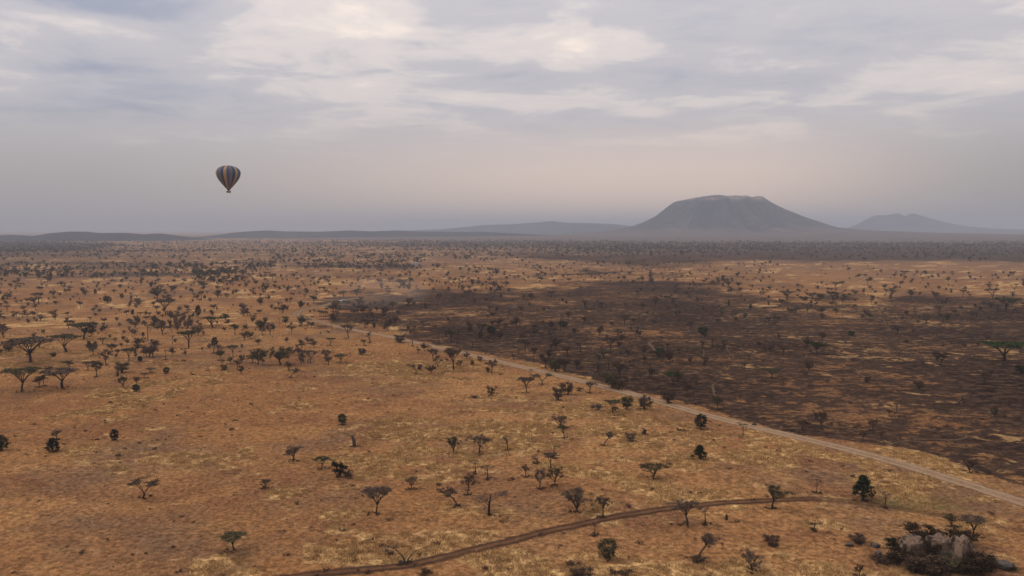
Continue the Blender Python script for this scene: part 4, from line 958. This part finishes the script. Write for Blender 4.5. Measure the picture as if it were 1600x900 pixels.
LAND = [(48, 560, 'the tall spreading acacia at far left'), (34, 605, 'the thick flat umbrella acacia'), (103, 545, 'the dark wide umbrella acacia'), (98, 600, 'the open V-stemmed umbrella acacia'), (131, 524, 'the broad umbrella acacia'),
        (151, 583, 'the tall thorn tree in the loose group'), (166, 565, 'the tall narrow thorn tree'), (191, 577, 'the round dark bushy tree'), (260, 580, 'the black round evergreen'), (259, 556, 'the thin T-shaped tree'),
        (334, 547, 'the two-tiered small tree'), (351, 573, 'the trio with a green shrub'), (332, 505, 'the greenish flat umbrella acacia'), (387, 522, 'the round tree at the woodland rim'), (453, 584, 'the small leaning acacia'),
        (533, 561, 'the neat small umbrella acacia'), (578, 530, 'the thin tree below the road bend'), (470, 492, 'the pale bend of the dirt road'), (534, 472, 'the white vehicle on the road'), (168, 468, 'the far dark green tree'),
        (625, 530, 'the round bush by the road'), (705, 527, 'the spreading tree at the burn corner'), (768, 517, 'the near-black round evergreen'), (880, 507, 'the small bright green burn tree'), (868, 574, 'the bushy tree at the burn edge'),
        (953, 543, 'the tall brownish acacia'), (993, 521, 'the dark flat-topped burn acacia'), (957, 598, 'the big olive bush above the road'), (1031, 551, 'the green bushy tree on the burn'), (1051, 595, 'the bright green flat-topped acacia'),
        (1098, 517, 'the dark green round-headed tree'), (1170, 558, 'the dark T-shaped burn tree'), (1205, 586, 'the olive spreading burn acacia'), (1121, 633, 'the round-headed thorn tree above the road'), (1276, 546, 'the green-topped leaning acacia'),
        (1330, 521, 'the very small green burn tree'), (1400, 639, 'the faint flat-topped tree on the burn'), (1285, 660, 'the bare upright burn tree'), (1498, 625, 'the forked dead tree'), (1568, 553, 'the big green umbrella acacia'),
        (1441, 535, 'the dead post-like tree'), (1571, 478, 'the lone wide acacia of the far plain'), (1301, 465, 'the upright dark acacia of the far plain'), (1391, 460, 'the pale leafless tree'), (1230, 463, 'the wide T-shaped acacia')]
labs = []
for p in single:
    mpy = p['py'] - p['hp'] * .4
    best = sorted(LAND, key=lambda q: math.hypot(q[0] - p['px'], 1.8 * (q[1] - mpy)))[0]
    dx_, dy_ = p['px'] - best[0], mpy - best[1]
    ax = 'right' if dx_ > 0 else 'left'; ay = 'below' if dy_ > 0 else 'above'
    rel = f'{ax} of' if abs(dx_) > 3.0 * abs(dy_) else (ay if abs(dy_) > 1.6 * abs(dx_) else f'{ay} and {ax} of')
    dd = math.hypot(dx_, dy_); dist_ = 'close ' if dd < 14 else ('' if dd < 32 else ('well ' if dd < 60 else 'far '))
    labs.append([PHRASE[(p['kind'], p['colour'])], dist_ + rel + ' ' + best[2]])
for attempt in range(3):
    by = {}
    for p, l in zip(single, labs): by.setdefault(' '.join(l), []).append((p, l))
    for same in by.values():
        if len(same) == 2 and attempt == 0:
            a, b_ = sorted(same, key=lambda q: q[0]['py'])
            if b_[0]['py'] - a[0]['py'] > 5: a[1][0] = 'farther ' + a[1][0]; b_[1][0] = 'nearer ' + b_[1][0]
        elif len(same) == 2 and attempt == 1 and abs(same[0][0]['hp'] - same[1][0]['hp']) > 2:
            a, b_ = sorted(same, key=lambda q: q[0]['hp']); a[1][0] = 'smaller ' + a[1][0]; b_[1][0] = 'taller ' + b_[1][0]
by = {}
for p, l in zip(single, labs): by.setdefault(' '.join(l), []).append((p, l))
for same in by.values():
    if len(same) == 2:
        a, b_ = sorted(same, key=lambda q: q[0]['px']); a[1][0] = 'left-hand ' + a[1][0]; b_[1][0] = 'right-hand ' + b_[1][0]
for p, l in zip(single, labs):
    ph = PHRASE[(p['kind'], p['colour'])]; rg = region(p['px'], p['py'])
    l = ' '.join(l)
    if len(l.replace('-', ' ').split()) > 15: l = l.replace('round-crowned ', 'round ').replace('leafless ', '').replace('well above and ', 'above and ').replace('well below and ', 'below and ')
    place(p, l, (ph + ('es ' if ph.endswith('bush') else 's ') + rg))
rest = [p for p in SC if id(p) not in ids]

# farther than that: woodland belts out to the foot of the mountain
g = np.random.default_rng(5)
n = 62000
yy = np.sqrt(g.uniform(1500 ** 2, 5600 ** 2, n)); xx = yy * g.uniform(-.72, .72, n)
dens = sstep(fbm(xx / 1500, yy / 420, 21, 4), .40, .62) * .45 + .10 + .55 * wood_at(xx, yy)
dens *= sstep(yy, 1450, 1900) * (1 - .97 * sstep(yy, 2800, 5400))
pxx, pyy = to_px(xx, yy, 0.0)
dens *= 1 - .75 * sstep(burn_at(xx, yy), .3, .8)
dens *= np.where((pxx < 420) & (pyy > 396) & (pyy < 407), .35, 1.0)
ok = g.uniform(0, 1, n) < dens * 0.85
FARK = [('umbrella', 'olive'), ('round', 'olive'), ('bush', 'olive'), ('round', 'twig'), ('bush', 'dark')]
for x, y in zip(xx[ok], yy[ok]):
    kind, colour = FARK[int(g.choice(5, p=[.12, .38, .27, .13, .10]))]
    vs = VAR[(kind, colour)]; i = int(g.integers(len(vs))); hz = vs[i][2]
    hm = HMED[kind] * 1.25 * math.exp(g.normal() * .25)
    rest.append(dict(x=x, y=y, z=float(ground_z(x, y)), kind=kind, colour=colour, i=i, sz=hm / hz, sxy=hm / hz * 1.15, rot=g.uniform(0, 6.28)))

# ------------------------------------------------------------------ masses: points carrying instances
def point_cloud(name, recs, meshes, **props):
    """recs: x, y, z, sxy, sz, rot, var"""
    a = np.array(recs, np.float64)
    me = bpy.data.meshes.new(name); me.vertices.add(len(a)); me.vertices.foreach_set('co', a[:, :3].astype(np.float32).ravel())
    at1 = me.attributes.new('scl', 'FLOAT_VECTOR', 'POINT'); at1.data.foreach_set('vector', a[:, [3, 3, 4]].astype(np.float32).ravel())
    at2 = me.attributes.new('turn', 'FLOAT_VECTOR', 'POINT'); t = np.zeros((len(a), 3), np.float32); t[:, 2] = a[:, 5]; at2.data.foreach_set('vector', t.ravel())
    at3 = me.attributes.new('var', 'INT', 'POINT'); at3.data.foreach_set('value', a[:, 6].astype(np.int32))
    o = link(name, me, **props)
    ng = bpy.data.node_groups.new(name, 'GeometryNodeTree')
    ng.interface.new_socket(name='Geometry', in_out='INPUT', socket_type='NodeSocketGeometry')
    ng.interface.new_socket(name='Geometry', in_out='OUTPUT', socket_type='NodeSocketGeometry')
    N = ng.nodes; L = ng.links
    gi = N.new('NodeGroupInput'); go = N.new('NodeGroupOutput')
    ip = N.new('GeometryNodeInstanceOnPoints'); L.new(gi.outputs[0], ip.inputs['Points'])
    jn = N.new('GeometryNodeJoinGeometry')
    for m in reversed(meshes):
        ob = bpy.data.objects.new(name + '_shape', m)
        oi = N.new('GeometryNodeObjectInfo'); oi.inputs['Object'].default_value = ob
        gti = N.new('GeometryNodeGeometryToInstance'); L.new(oi.outputs['Geometry'], gti.inputs[0]); L.new(gti.outputs[0], jn.inputs[0])
    L.new(jn.outputs[0], ip.inputs['Instance']); ip.inputs['Pick Instance'].default_value = True
    def na(nm, ty):
        q = N.new('GeometryNodeInputNamedAttribute'); q.data_type = ty; q.inputs['Name'].default_value = nm; return q.outputs['Attribute']
    L.new(na('var', 'INT'), ip.inputs['Instance Index']); L.new(na('scl', 'FLOAT_VECTOR'), ip.inputs['Scale'])
    try: L.new(na('turn', 'FLOAT_VECTOR'), ip.inputs['Rotation'])
    except Exception as e: print(e)
    L.new(ip.outputs[0], go.inputs[0])
    md = o.modifiers.new('points', 'NODES'); md.node_group = ng
    return o
def mass(name, recs, label, cat):
    keys = {}; meshes = []
    rows = []
    for p in recs:
        k = (p['kind'], p['colour'], p['i'])
        if k not in keys: keys[k] = len(meshes); meshes.append(VAR[k[:2]][p['i']][4])
        rows.append((p['x'], p['y'], p['z'], p['sxy'], p['sz'], p['rot'], keys[k]))
    point_cloud(name, rows, meshes, kind='stuff', label=label)
mass('distant_trees', [p for p in rest if is_tree(p)], 'countless far acacias and thorn trees dotting the plain up to the hills', 'trees')
mass('distant_bushes', [p for p in rest if not is_tree(p)], 'countless far dark bushes between the distant trees', 'bushes')
print('trees single', len(single), 'rest', len(rest))

# ------------------------------------------------------------------ grass
def grass_mat():
    m, t, b = principled('dry_grass_blades', 1.0)
    pos = t.node('ShaderNodeNewGeometry').outputs['Position']
    oi = t.node('ShaderNodeObjectInfo').outputs['Random']
    big = t.noise(pos, 0.03, 3)
    c = t.mix(t.step(oi, .10, .95), (0.310, 0.172, 0.070), (0.570, 0.370, 0.160))
    c = t.mix(t.math('MULTIPLY', t.step(big, .52, .35), .35), c, (0.300, 0.150, 0.066))
    t.l.new(c, b.inputs['Base Color'])
    return m
GM = grass_mat()
def clump(seed, n, rad, h):
    g2 = np.random.default_rng(seed); mb = MB()
    for _ in range(n):
        a = g2.uniform(0, 6.28); r = rad * math.sqrt(g2.uniform()); p = np.array([r * math.cos(a), r * math.sin(a), -.03])
        b_ = g2.uniform(0, 6.28); w = g2.uniform(.035, .075); hh = h * g2.uniform(.5, 1.1) * (1 - .4 * r / rad)
        d = np.array([math.cos(b_), math.sin(b_), 0]); ln = g2.normal(size=2) * .28 * hh
        mb.add([p - d * w, p + d * w, p + (ln[0], ln[1], hh)], [(0, 1, 2)])
    return mb.mesh('grass_clump', GM)
clumps = [clump(900 + i, 34, (.55, .75, .9, 1.15)[i % 4], (.55, .7, .62, .8)[i % 4]) for i in range(8)]
n = 210000
yy = np.sqrt(g.uniform(120 ** 2, 480 ** 2, n)); xx = yy * g.uniform(-.72, .72, n)
st = straw_at(xx, yy); bu = burn_at(xx, yy)
dn = (.07 + .85 * np.minimum(st, 1)) * (1 - sstep(bu, .15, .55)) * (1 - .6 * sstep(yy, 330, 480))
ok = g.uniform(0, 1, n) < dn
xx = xx[ok]; yy = yy[ok]; st = st[ok]
dr = near_line(xx, yy, ROAD); dt = near_line(xx, yy, TRACK)
ok = (dr > 3.3 + g.normal(size=len(xx)) * .3) & (dt > 2.0 + g.normal(size=len(xx)) * .4)
xx = xx[ok]; yy = yy[ok]; st = st[ok]; zz = ground_z(xx, yy)
k = len(xx); s = g.uniform(.55, 1.05, k) * (.62 + .5 * st)
rows = np.stack([xx, yy, zz, s * g.uniform(.9, 1.4, k), s, g.uniform(0, 6.28, k), g.integers(0, 8, k)], -1)
point_cloud('dry_grass', rows, clumps, kind='stuff', label='golden dry grass tufts all over the near plain')
print('grass', k)
# small dark tufts and seedlings in the grass, and contact-shade tufts at tree feet
n = 9000
yy = np.sqrt(g.uniform(125 ** 2, 620 ** 2, n)); xx = yy * g.uniform(-.72, .72, n)
ok = (g.uniform(0, 1, n) < .10 + .5 * sstep(fbm(xx / 45, yy / 45, 91, 3), .5, .68)) & (near_line(xx, yy, ROAD) > 5)
xx = xx[ok]; yy = yy[ok]; s = g.lognormal(-1.25, .45, len(xx))
bx_ = np.concatenate([tk[:, 0] + g.normal(size=len(tk)) * (.25 + .3 * tk[:, 2]) for _ in range(7)]); by_ = np.concatenate([tk[:, 1] + g.normal(size=len(tk)) * (.25 + .3 * tk[:, 2]) for _ in range(7)])  # tufts added to darken tree feet like contact shade
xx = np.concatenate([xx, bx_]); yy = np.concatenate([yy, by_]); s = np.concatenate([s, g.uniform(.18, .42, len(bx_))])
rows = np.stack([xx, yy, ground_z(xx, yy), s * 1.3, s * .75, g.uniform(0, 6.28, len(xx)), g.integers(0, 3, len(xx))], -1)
point_cloud('ground_scrub', rows, [v_[4] for v_ in VAR[('low', 'brown')]], kind='stuff', label='tiny dark scrub tufts peppering the dry grass, more added as shade at tree feet')

# ------------------------------------------------------------------ boulders
def rock_mat(name, pale, dark):
    m, t, b = principled(name, .95)
    o = t.node('ShaderNodeTexCoord').outputs['Object']
    n = t.noise(o, .55, 6, .65); f = t.noise(o, 3.0, 4, .6); s = t.noise(t.vmath('MULTIPLY', o, (1.2, 1.2, .25)), .9, 5, .6, .5)
    c = t.mix(t.step(n, .35, .65), pale, tuple(v * .72 for v in pale))
    c = t.mix(t.step(s, .50, .62), c, dark)
    c = t.mix(t.step(f, .3, .75), t.mix(1.0, c, (.75, .74, .73), 'MULTIPLY'), t.mix(1.0, c, (1.15, 1.15, 1.15), 'MULTIPLY'))
    t.l.new(c, b.inputs['Base Color'])
    bp = t.node('ShaderNodeBump'); bp.inputs['Strength'].default_value = .9; bp.inputs['Distance'].default_value = .12
    t.l.new(t.math('ADD', f, n), bp.inputs['Height']); t.l.new(bp.outputs[0], b.inputs['Normal'])
    return m
ROCK = rock_mat('weathered_granite', (0.215, 0.145, 0.102), (0.045, 0.036, 0.030)); GREY = rock_mat('grey_granite', (0.120, 0.100, 0.088), (0.060, 0.050, 0.042))
PALE = rock_mat('pale_granite', (0.520, 0.440, 0.360), (0.220, 0.180, 0.150))  # naturally pale rock of the far outcrop
def boulder(px, py, wpx, hpx, depth, mat, seed, label, yaw=0.0, sharp=.35, cat='rock', nm='boulder'):
    import bmesh
    x, y, z = at(px, py); s = math.hypot(x, y, CAM_H) / F
    w = wpx * s; h = hpx * s; g3 = np.random.default_rng(seed)
    bm = bmesh.new(); bmesh.ops.create_icosphere(bm, subdivisions=5, radius=1.0)
    planes = [np.array([.1, -.15, .98])] + [(lambda v: v / np.linalg.norm(v))(g3.normal(size=3) * (1, 1, .55)) for _ in range(13)]; cut = np.concatenate([[.42], g3.uniform(.55, .85, 13)])
    v = np.array([p.co[:] for p in bm.verts])
    for pn, c in zip(planes, cut):                                        # flat fracture faces
        d = v @ pn - c; v = v - np.where(d > 0, d, 0)[:, None] * pn * .86
    nn = fbm(v[:, 0] * 2 + seed, v[:, 1] * 2 + v[:, 2] * 1.7, seed, 4) - .5
    v = v * (1 + .28 * nn * sharp / .35)[:, None]
    ck = np.abs(fbm(v[:, 0] * 1.3 + 4, v[:, 2] * 1.3 + v[:, 1], seed + 7, 3) - .5)
    v = v * (1 - .05 * sstep(.03 - ck, 0, .03))[:, None]
    v[:, 2] = np.maximum(v[:, 2], -.55)
    v = (v - (v.min(0) + v.max(0)) / 2) / (v.max(0) - v.min(0))
    v = v * (w, depth * w, h * 1.25)
    for p, c in zip(bm.verts, v): p.co = c
    me = bpy.data.meshes.new(nm); bm.to_mesh(me); bm.free(); me.materials.append(mat)
    me.polygons.foreach_set('use_smooth', np.ones(len(me.polygons), bool))
    o = link(nm, me, None, (x, y + depth * w * .5, z + h * .48), label=label, category=cat)
    o.rotation_euler = (0, 0, yaw)
    return o
boulder(1435, 873, 42, 24, .55, ROCK, 3, 'pale boulder on the left of the cluster at lower right', .1, .6)
boulder(1479, 871, 44, 23, .5, ROCK, 8, 'long flat-topped middle boulder of the cluster', -.15, .6)
boulder(1511, 883, 32, 32, .7, ROCK, 14, 'dark-stained right boulder leaning against the long middle one', .25, .6)
boulder(1574, 893, 26, 8, .7, GREY, 21, 'half-buried grey rock slab right of the boulders', -.4)
boulder(1329, 855, 13, 4, .7, GREY, 31, 'flat grey rock beside a small brown bush left of the boulders', .2)
boulder(1371, 857, 13, 5, .7, GREY, 37, 'flat grey rock between the brown bush and the left boulder', -.2)
boulder(1375, 868, 10, 4, .7, GREY, 43, 'smallest flat grey rock low in the grass left of the boulders', .5)
boulder(644, 414.5, 6, 3.5, .7, PALE, 51, 'tiny pale rock outcrop far off, left half', 0, .35, 'rock', 'rock_outcrop')
boulder(651, 414.5, 9, 4.2, .7, PALE, 57, 'tiny pale rock outcrop far off, larger right half', .3, .35, 'rock', 'rock_outcrop')

# ------------------------------------------------------------------ stump and post
x, y, z = at(1135, 812); mb = MB()
mb.tube([(0, 0, -.2), (.03, 0, .25), (0, .02, .7), (.05, 0, 1.15)], [.48, .30, .22, .14], 8); mb.tube([(.1, 0, .4), (.35, 0, .75)], [.14, .07], 6); mb.tube([(-.1, 0, .3), (-.32, .05, .55)], [.14, .05], 6)
link('tree_stump', mb.mesh('tree_stump', BARK), None, (x, y, z), label='dark broken tree stump in the grass right of the spindly flat-topped tree', category='stump')
x, y, z = at(831, 689); mb = MB(); mb.tube([(0, 0, -.3), (.02, 0, 1.2), (.0, 0, 2.3)], [.09, .085, .075], 8); mb.tube([(0, 0, 2.28), (0, 0, 2.36)], [.10, .06], 8)
link('wooden_post', mb.mesh('wooden_post', PALE_BARK), None, (x, y, z), label='thin upright wooden post alone in the middle foreground grass', category='post')

# ------------------------------------------------------------------ safari vehicle far along the road
def paint(name, col, rough, metal=0.0):
    m, t, b = principled(name, rough)
    o = t.node('ShaderNodeTexCoord').outputs['Object']; n = t.noise(o, 2.0, 3)
    t.l.new(t.mix(t.math('MULTIPLY', t.step(n, .45, .7), .25), (*col, 1), (0.30, 0.22, 0.15)), b.inputs['Base Color'])
    b.inputs['Metallic'].default_value = metal; b.inputs['Specular IOR Level'].default_value = .5
    return m
WHITE = paint('dusty_white_paint', (.75, .74, .70), .45); GLASS = paint('dark_car_glass', (.02, .025, .03), .12); TYRE = paint('tyre_rubber', (.02, .02, .02), .9); STEEL = paint('wheel_steel', (.35, .35, .35), .4, .8)
x, y, z = at(534.5, 471.5)
car = link('safari_car', None, None, (x, y, z + .06), label='tiny white vehicle on the pale road beyond its bend', category='car'); car.rotation_euler = (0, 0, R(200))
mb = MB(); mb.box((0, 0, .85), (4.4, 1.75, .62)); mb.box((1.55, 0, 1.22), (1.2, 1.6, .16)); mb.box((2.24, 0, .62), (.12, 1.7, .22)); mb.box((-2.24, 0, .62), (.12, 1.7, .22)); link('body', mb.mesh('body', WHITE), car)
mb = MB(); mb.add([(-2.1, -.82, 1.17), (1.0, -.82, 1.17), (1.0, .82, 1.17), (-2.1, .82, 1.17), (-2.0, -.74, 1.95), (.55, -.74, 1.95), (.55, .74, 1.95), (-2.0, .74, 1.95)], [(0, 1, 2, 3), (4, 7, 6, 5), (0, 4, 5, 1), (2, 6, 7, 3), (1, 5, 6, 2), (0, 3, 7, 4)]); link('cabin', mb.mesh('cabin', WHITE), car)
mb = MB(); mb.add([(.99, -.72, 1.26), (.99, .72, 1.26), (.63, .66, 1.86), (.63, -.66, 1.86)], [(0, 1, 2, 3)]); wv = mb.mesh('windscreen', GLASS); link('windscreen', wv, car, (.03, 0, .01))
for sgn in (-1, 1):
    for x0, x1 in ((-1.9, -1.05), (-.95, -.15), (-.05, .72)):
        mb = MB(); mb.add([(x0, sgn * .825, 1.26), (x1, sgn * .825, 1.26), (x1 - .12 * (x1 > .5), sgn * .755, 1.86), (x0, sgn * .755, 1.86)], [(0, 1, 2, 3)][::1]); link('window', mb.mesh('window', GLASS), car, (0, sgn * .012, 0))
    for wx in (-1.35, 1.35):
        wh = MB(); wh.tube([(wx, sgn * .70, .40), (wx, sgn * .94, .40)], [.40, .40], 16); wo_ = link('wheel', wh.mesh('wheel', TYRE), car)
        rm = MB(); rm.tube([(wx, sgn * .90, .40), (wx, sgn * .955, .40)], [.22, .20], 12); link('rim', rm.mesh('rim', STEEL), wo_)
    hl = MB(); hl.tube([(2.19, sgn * .62, .95), (2.24, sgn * .62, .95)], [.12, .11], 10); link('headlight', hl.mesh('headlight', STEEL), car)

# ------------------------------------------------------------------ hot-air balloon
def fabric(name, col):
    m, t, b = principled(name, .65)
    o = t.node('ShaderNodeTexCoord').outputs['Object']; n = t.noise(o, .6, 3)
    w = t.node('ShaderNodeTexWave', wave_type='BANDS', bands_direction='Z'); t.l.new(o, w.inputs['Vector']); w.inputs['Scale'].default_value = .45
    seam = t.step(w.outputs['Fac'], .04, .10, .86, 1.0)
    c = t.mix(1.0, (*col, 1), t.math('MULTIPLY', seam, t.math('ADD', .85, t.math('MULTIPLY', n, .3))), 'MULTIPLY')
    t.l.new(c, b.inputs['Base Color']); return m
FAB = [fabric('tan_orange_nylon', (.42, .26, .13)), fabric('blue_nylon', (.080, .102, .150)), fabric('slate_blue_nylon', (.140, .146, .180)), fabric('navy_nylon', (.062, .070, .115))]  # blues lightened and greyed so the fabric colour carries haze
TAN = fabric('scoop_tan_nylon', (.30, .20, .11)); RED = fabric('scoop_dark_red_nylon', (.10, .045, .035)); WICK = simple_mat('wicker', (.20, .115, .06), .9, .4, 6.0); LEATH = simple_mat('dark_leather_rim', (.035, .025, .02), .6, .2, 4.0); ROPE = simple_mat('dark_rope', (.05, .045, .04), .8, .1)
BD = 640.0; RB = 9.15
dv = ray(357.4, 301.2); dv = dv / dv[1]; bx, bz = dv[0] * BD, CAM_H + dv[2] * BD
bal = link('hot_air_balloon', None, None, (bx, BD, bz), label='blue hot-air balloon with tan-orange stripes floating in the hazy sky', category='balloon')
bal.rotation_euler = (0, 0, 0)
#  profile (z above basket floor, radius) from photo: crown at 259, widest ~271, mouth 297
PRF = [(2.15, .95), (2.9, 1.55), (4.1, 2.55), (5.6, 3.85), (7.2, 5.15), (8.9, 6.45), (10.6, 7.55), (12.3, 8.4), (14.0, 8.95), (15.4, 9.15), (16.7, 9.0), (18.0, 8.45), (19.1, 7.5), (20.0, 6.2), (20.7, 4.6), (21.15, 2.9), (21.35, 1.2), (21.4, .0)]
def spl(pts, n):
    q = resample([np.array(p) for p in pts], 1e9); return np.array(pts) if n == 0 else np.array([[np.interp(s, np.linspace(0, 1, len(pts)), [p[0] for p in pts]), np.interp(s, np.linspace(0, 1, len(pts)), [p[1] for p in pts])] for s in np.linspace(0, 1, n)])
fine = resample([np.array(p) for p in PRF], .45)
NG = 24
for k in range(NG):
    a0 = R(-16.5) - math.atan2(bx, BD) + 2 * math.pi * (k - .5) / NG; v = []; f = []; ns = 5
    keep = [q for q in fine if q[0] >= 4.1 - 1e-6]
    for q in keep:
        for j in range(ns):
            u = j / (ns - 1); a = a0 + u * 2 * math.pi / NG; rr = max(q[1], 0.0) * (1 + .022 * math.sin(math.pi * u) ** .8)
            v.append((rr * math.sin(a), -rr * math.cos(a), q[0]))
    for i in range(len(keep) - 1):
        for j in range(ns - 1): f.append((i * ns + j, i * ns + j + 1, (i + 1) * ns + j + 1, (i + 1) * ns + j))
    link('gore', new_mesh('gore', v, f, [FAB[k % 4]], None, True), bal)
def lathe(pts, n=36):
    v = []; f = []
    for (z_, r_) in pts:
        for j in range(n): v.append((r_ * math.sin(2 * math.pi * j / n), -r_ * math.cos(2 * math.pi * j / n), z_))
    for i in range(len(pts) - 1):
        for j in range(n): f.append((i * n + j, i * n + (j + 1) % n, (i + 1) * n + (j + 1) % n, (i + 1) * n + j))
    return v, f
v, f = lathe([(2.9, 1.56), (3.5, 2.06), (4.12, 2.60)]); link('skirt', new_mesh('skirt', v, f, [TAN], None, True), bal)
v, f = lathe([(1.75, .62), (2.2, 1.0), (2.9, 1.54)]); link('scoop', new_mesh('scoop', v, f, [RED], None, True), bal)
mb = MB()
def rbox(z0, z1, a, b_, fl): return [(s1 * (a + fl * t_), s2 * (b_ + fl * t_), z0 + (z1 - z0) * t_) for t_ in (0, 1) for s1, s2 in ((-1, -1), (1, -1), (1, 1), (-1, 1))]
bk = link('basket', new_mesh('basket', rbox(0, 1.05, 1.45, .85, .10), [(3, 2, 1, 0), (0, 1, 5, 4), (1, 2, 6, 5), (2, 3, 7, 6), (3, 0, 4, 7)], [WICK]), bal)
mb = MB(); 
for p0, p1 in (((-1.56, -.96, 1.08), (1.56, -.96, 1.08)), ((1.56, -.96, 1.08), (1.56, .96, 1.08)), ((1.56, .96, 1.08), (-1.56, .96, 1.08)), ((-1.56, .96, 1.08), (-1.56, -.96, 1.08))): mb.tube([p0, p1], [.13, .13], 8)
link('rim', mb.mesh('rim', LEATH), bk)
for s1, s2 in ((-1, -1), (1, -1), (1, 1), (-1, 1)):
    mb = MB(); mb.tube([(s1 * 1.5, s2 * .9, 1.05), (s1 * .55, s2 * .45, 1.95)], [.05, .04], 6); link('rope', mb.mesh('rope', ROPE), bal)
mb = MB(); mb.tube([(-.3, 0, 1.35), (-.3, 0, 1.75)], [.16, .2], 10); mb.tube([(.3, 0, 1.35), (.3, 0, 1.75)], [.16, .2], 10); mb.box((0, 0, 1.33), (1.1, .5, .06)); link('burner', mb.mesh('burner', STEEL), bal)

# ------------------------------------------------------------------ haze
hz_m = bpy.data.materials.new('dry_season_haze'); hz_m.use_nodes = True
t = NT(hz_m.node_tree); t.n.clear()
pv = t.node('ShaderNodeVolumePrincipled'); out = t.node('ShaderNodeOutputMaterial'); t.l.new(pv.outputs[0], out.inputs['Volume'])
pv.inputs['Color'].default_value = (0.57, 0.615, 0.705, 1)
pv.inputs['Density'].default_value = 1.2e-4
pv.inputs['Anisotropy'].default_value = 0.0
mb = MB(); mb.box((0, 0, 195), (84000, 84000, 406))
link('haze', mb.mesh('haze', hz_m), kind='stuff', label='thin dry-season haze filling the air over the plain')

# ------------------------------------------------------------------ dust raised by the vehicle, hanging over the bend
dm = bpy.data.materials.new('road_dust_cloud'); dm.use_nodes = True
t = NT(dm.node_tree); t.n.clear()
pv = t.node('ShaderNodeVolumePrincipled'); out = t.node('ShaderNodeOutputMaterial'); t.l.new(pv.outputs[0], out.inputs['Volume'])
pv.inputs['Color'].default_value = (0.70, 0.64, 0.60, 1); pv.inputs['Density'].default_value = 0.0015
import bmesh
bm = bmesh.new()
for px, py, rx, ry, rz in ((575, 478, 34, 45, 8), (600, 470, 40, 60, 12), (552, 480, 24, 30, 6)):
    x, y, z = at(px, py)
    got = bmesh.ops.create_icosphere(bm, subdivisions=4, radius=1.0)
    for v_ in got['verts']: v_.co = (x + v_.co.x * rx, y + v_.co.y * ry, z + rz * .6 + v_.co.z * rz)
me = bpy.data.meshes.new('dust'); bm.to_mesh(me); bm.free(); me.materials.append(dm)
link('dust', me, kind='stuff', label='thin dust hanging over the bend of the pale road')
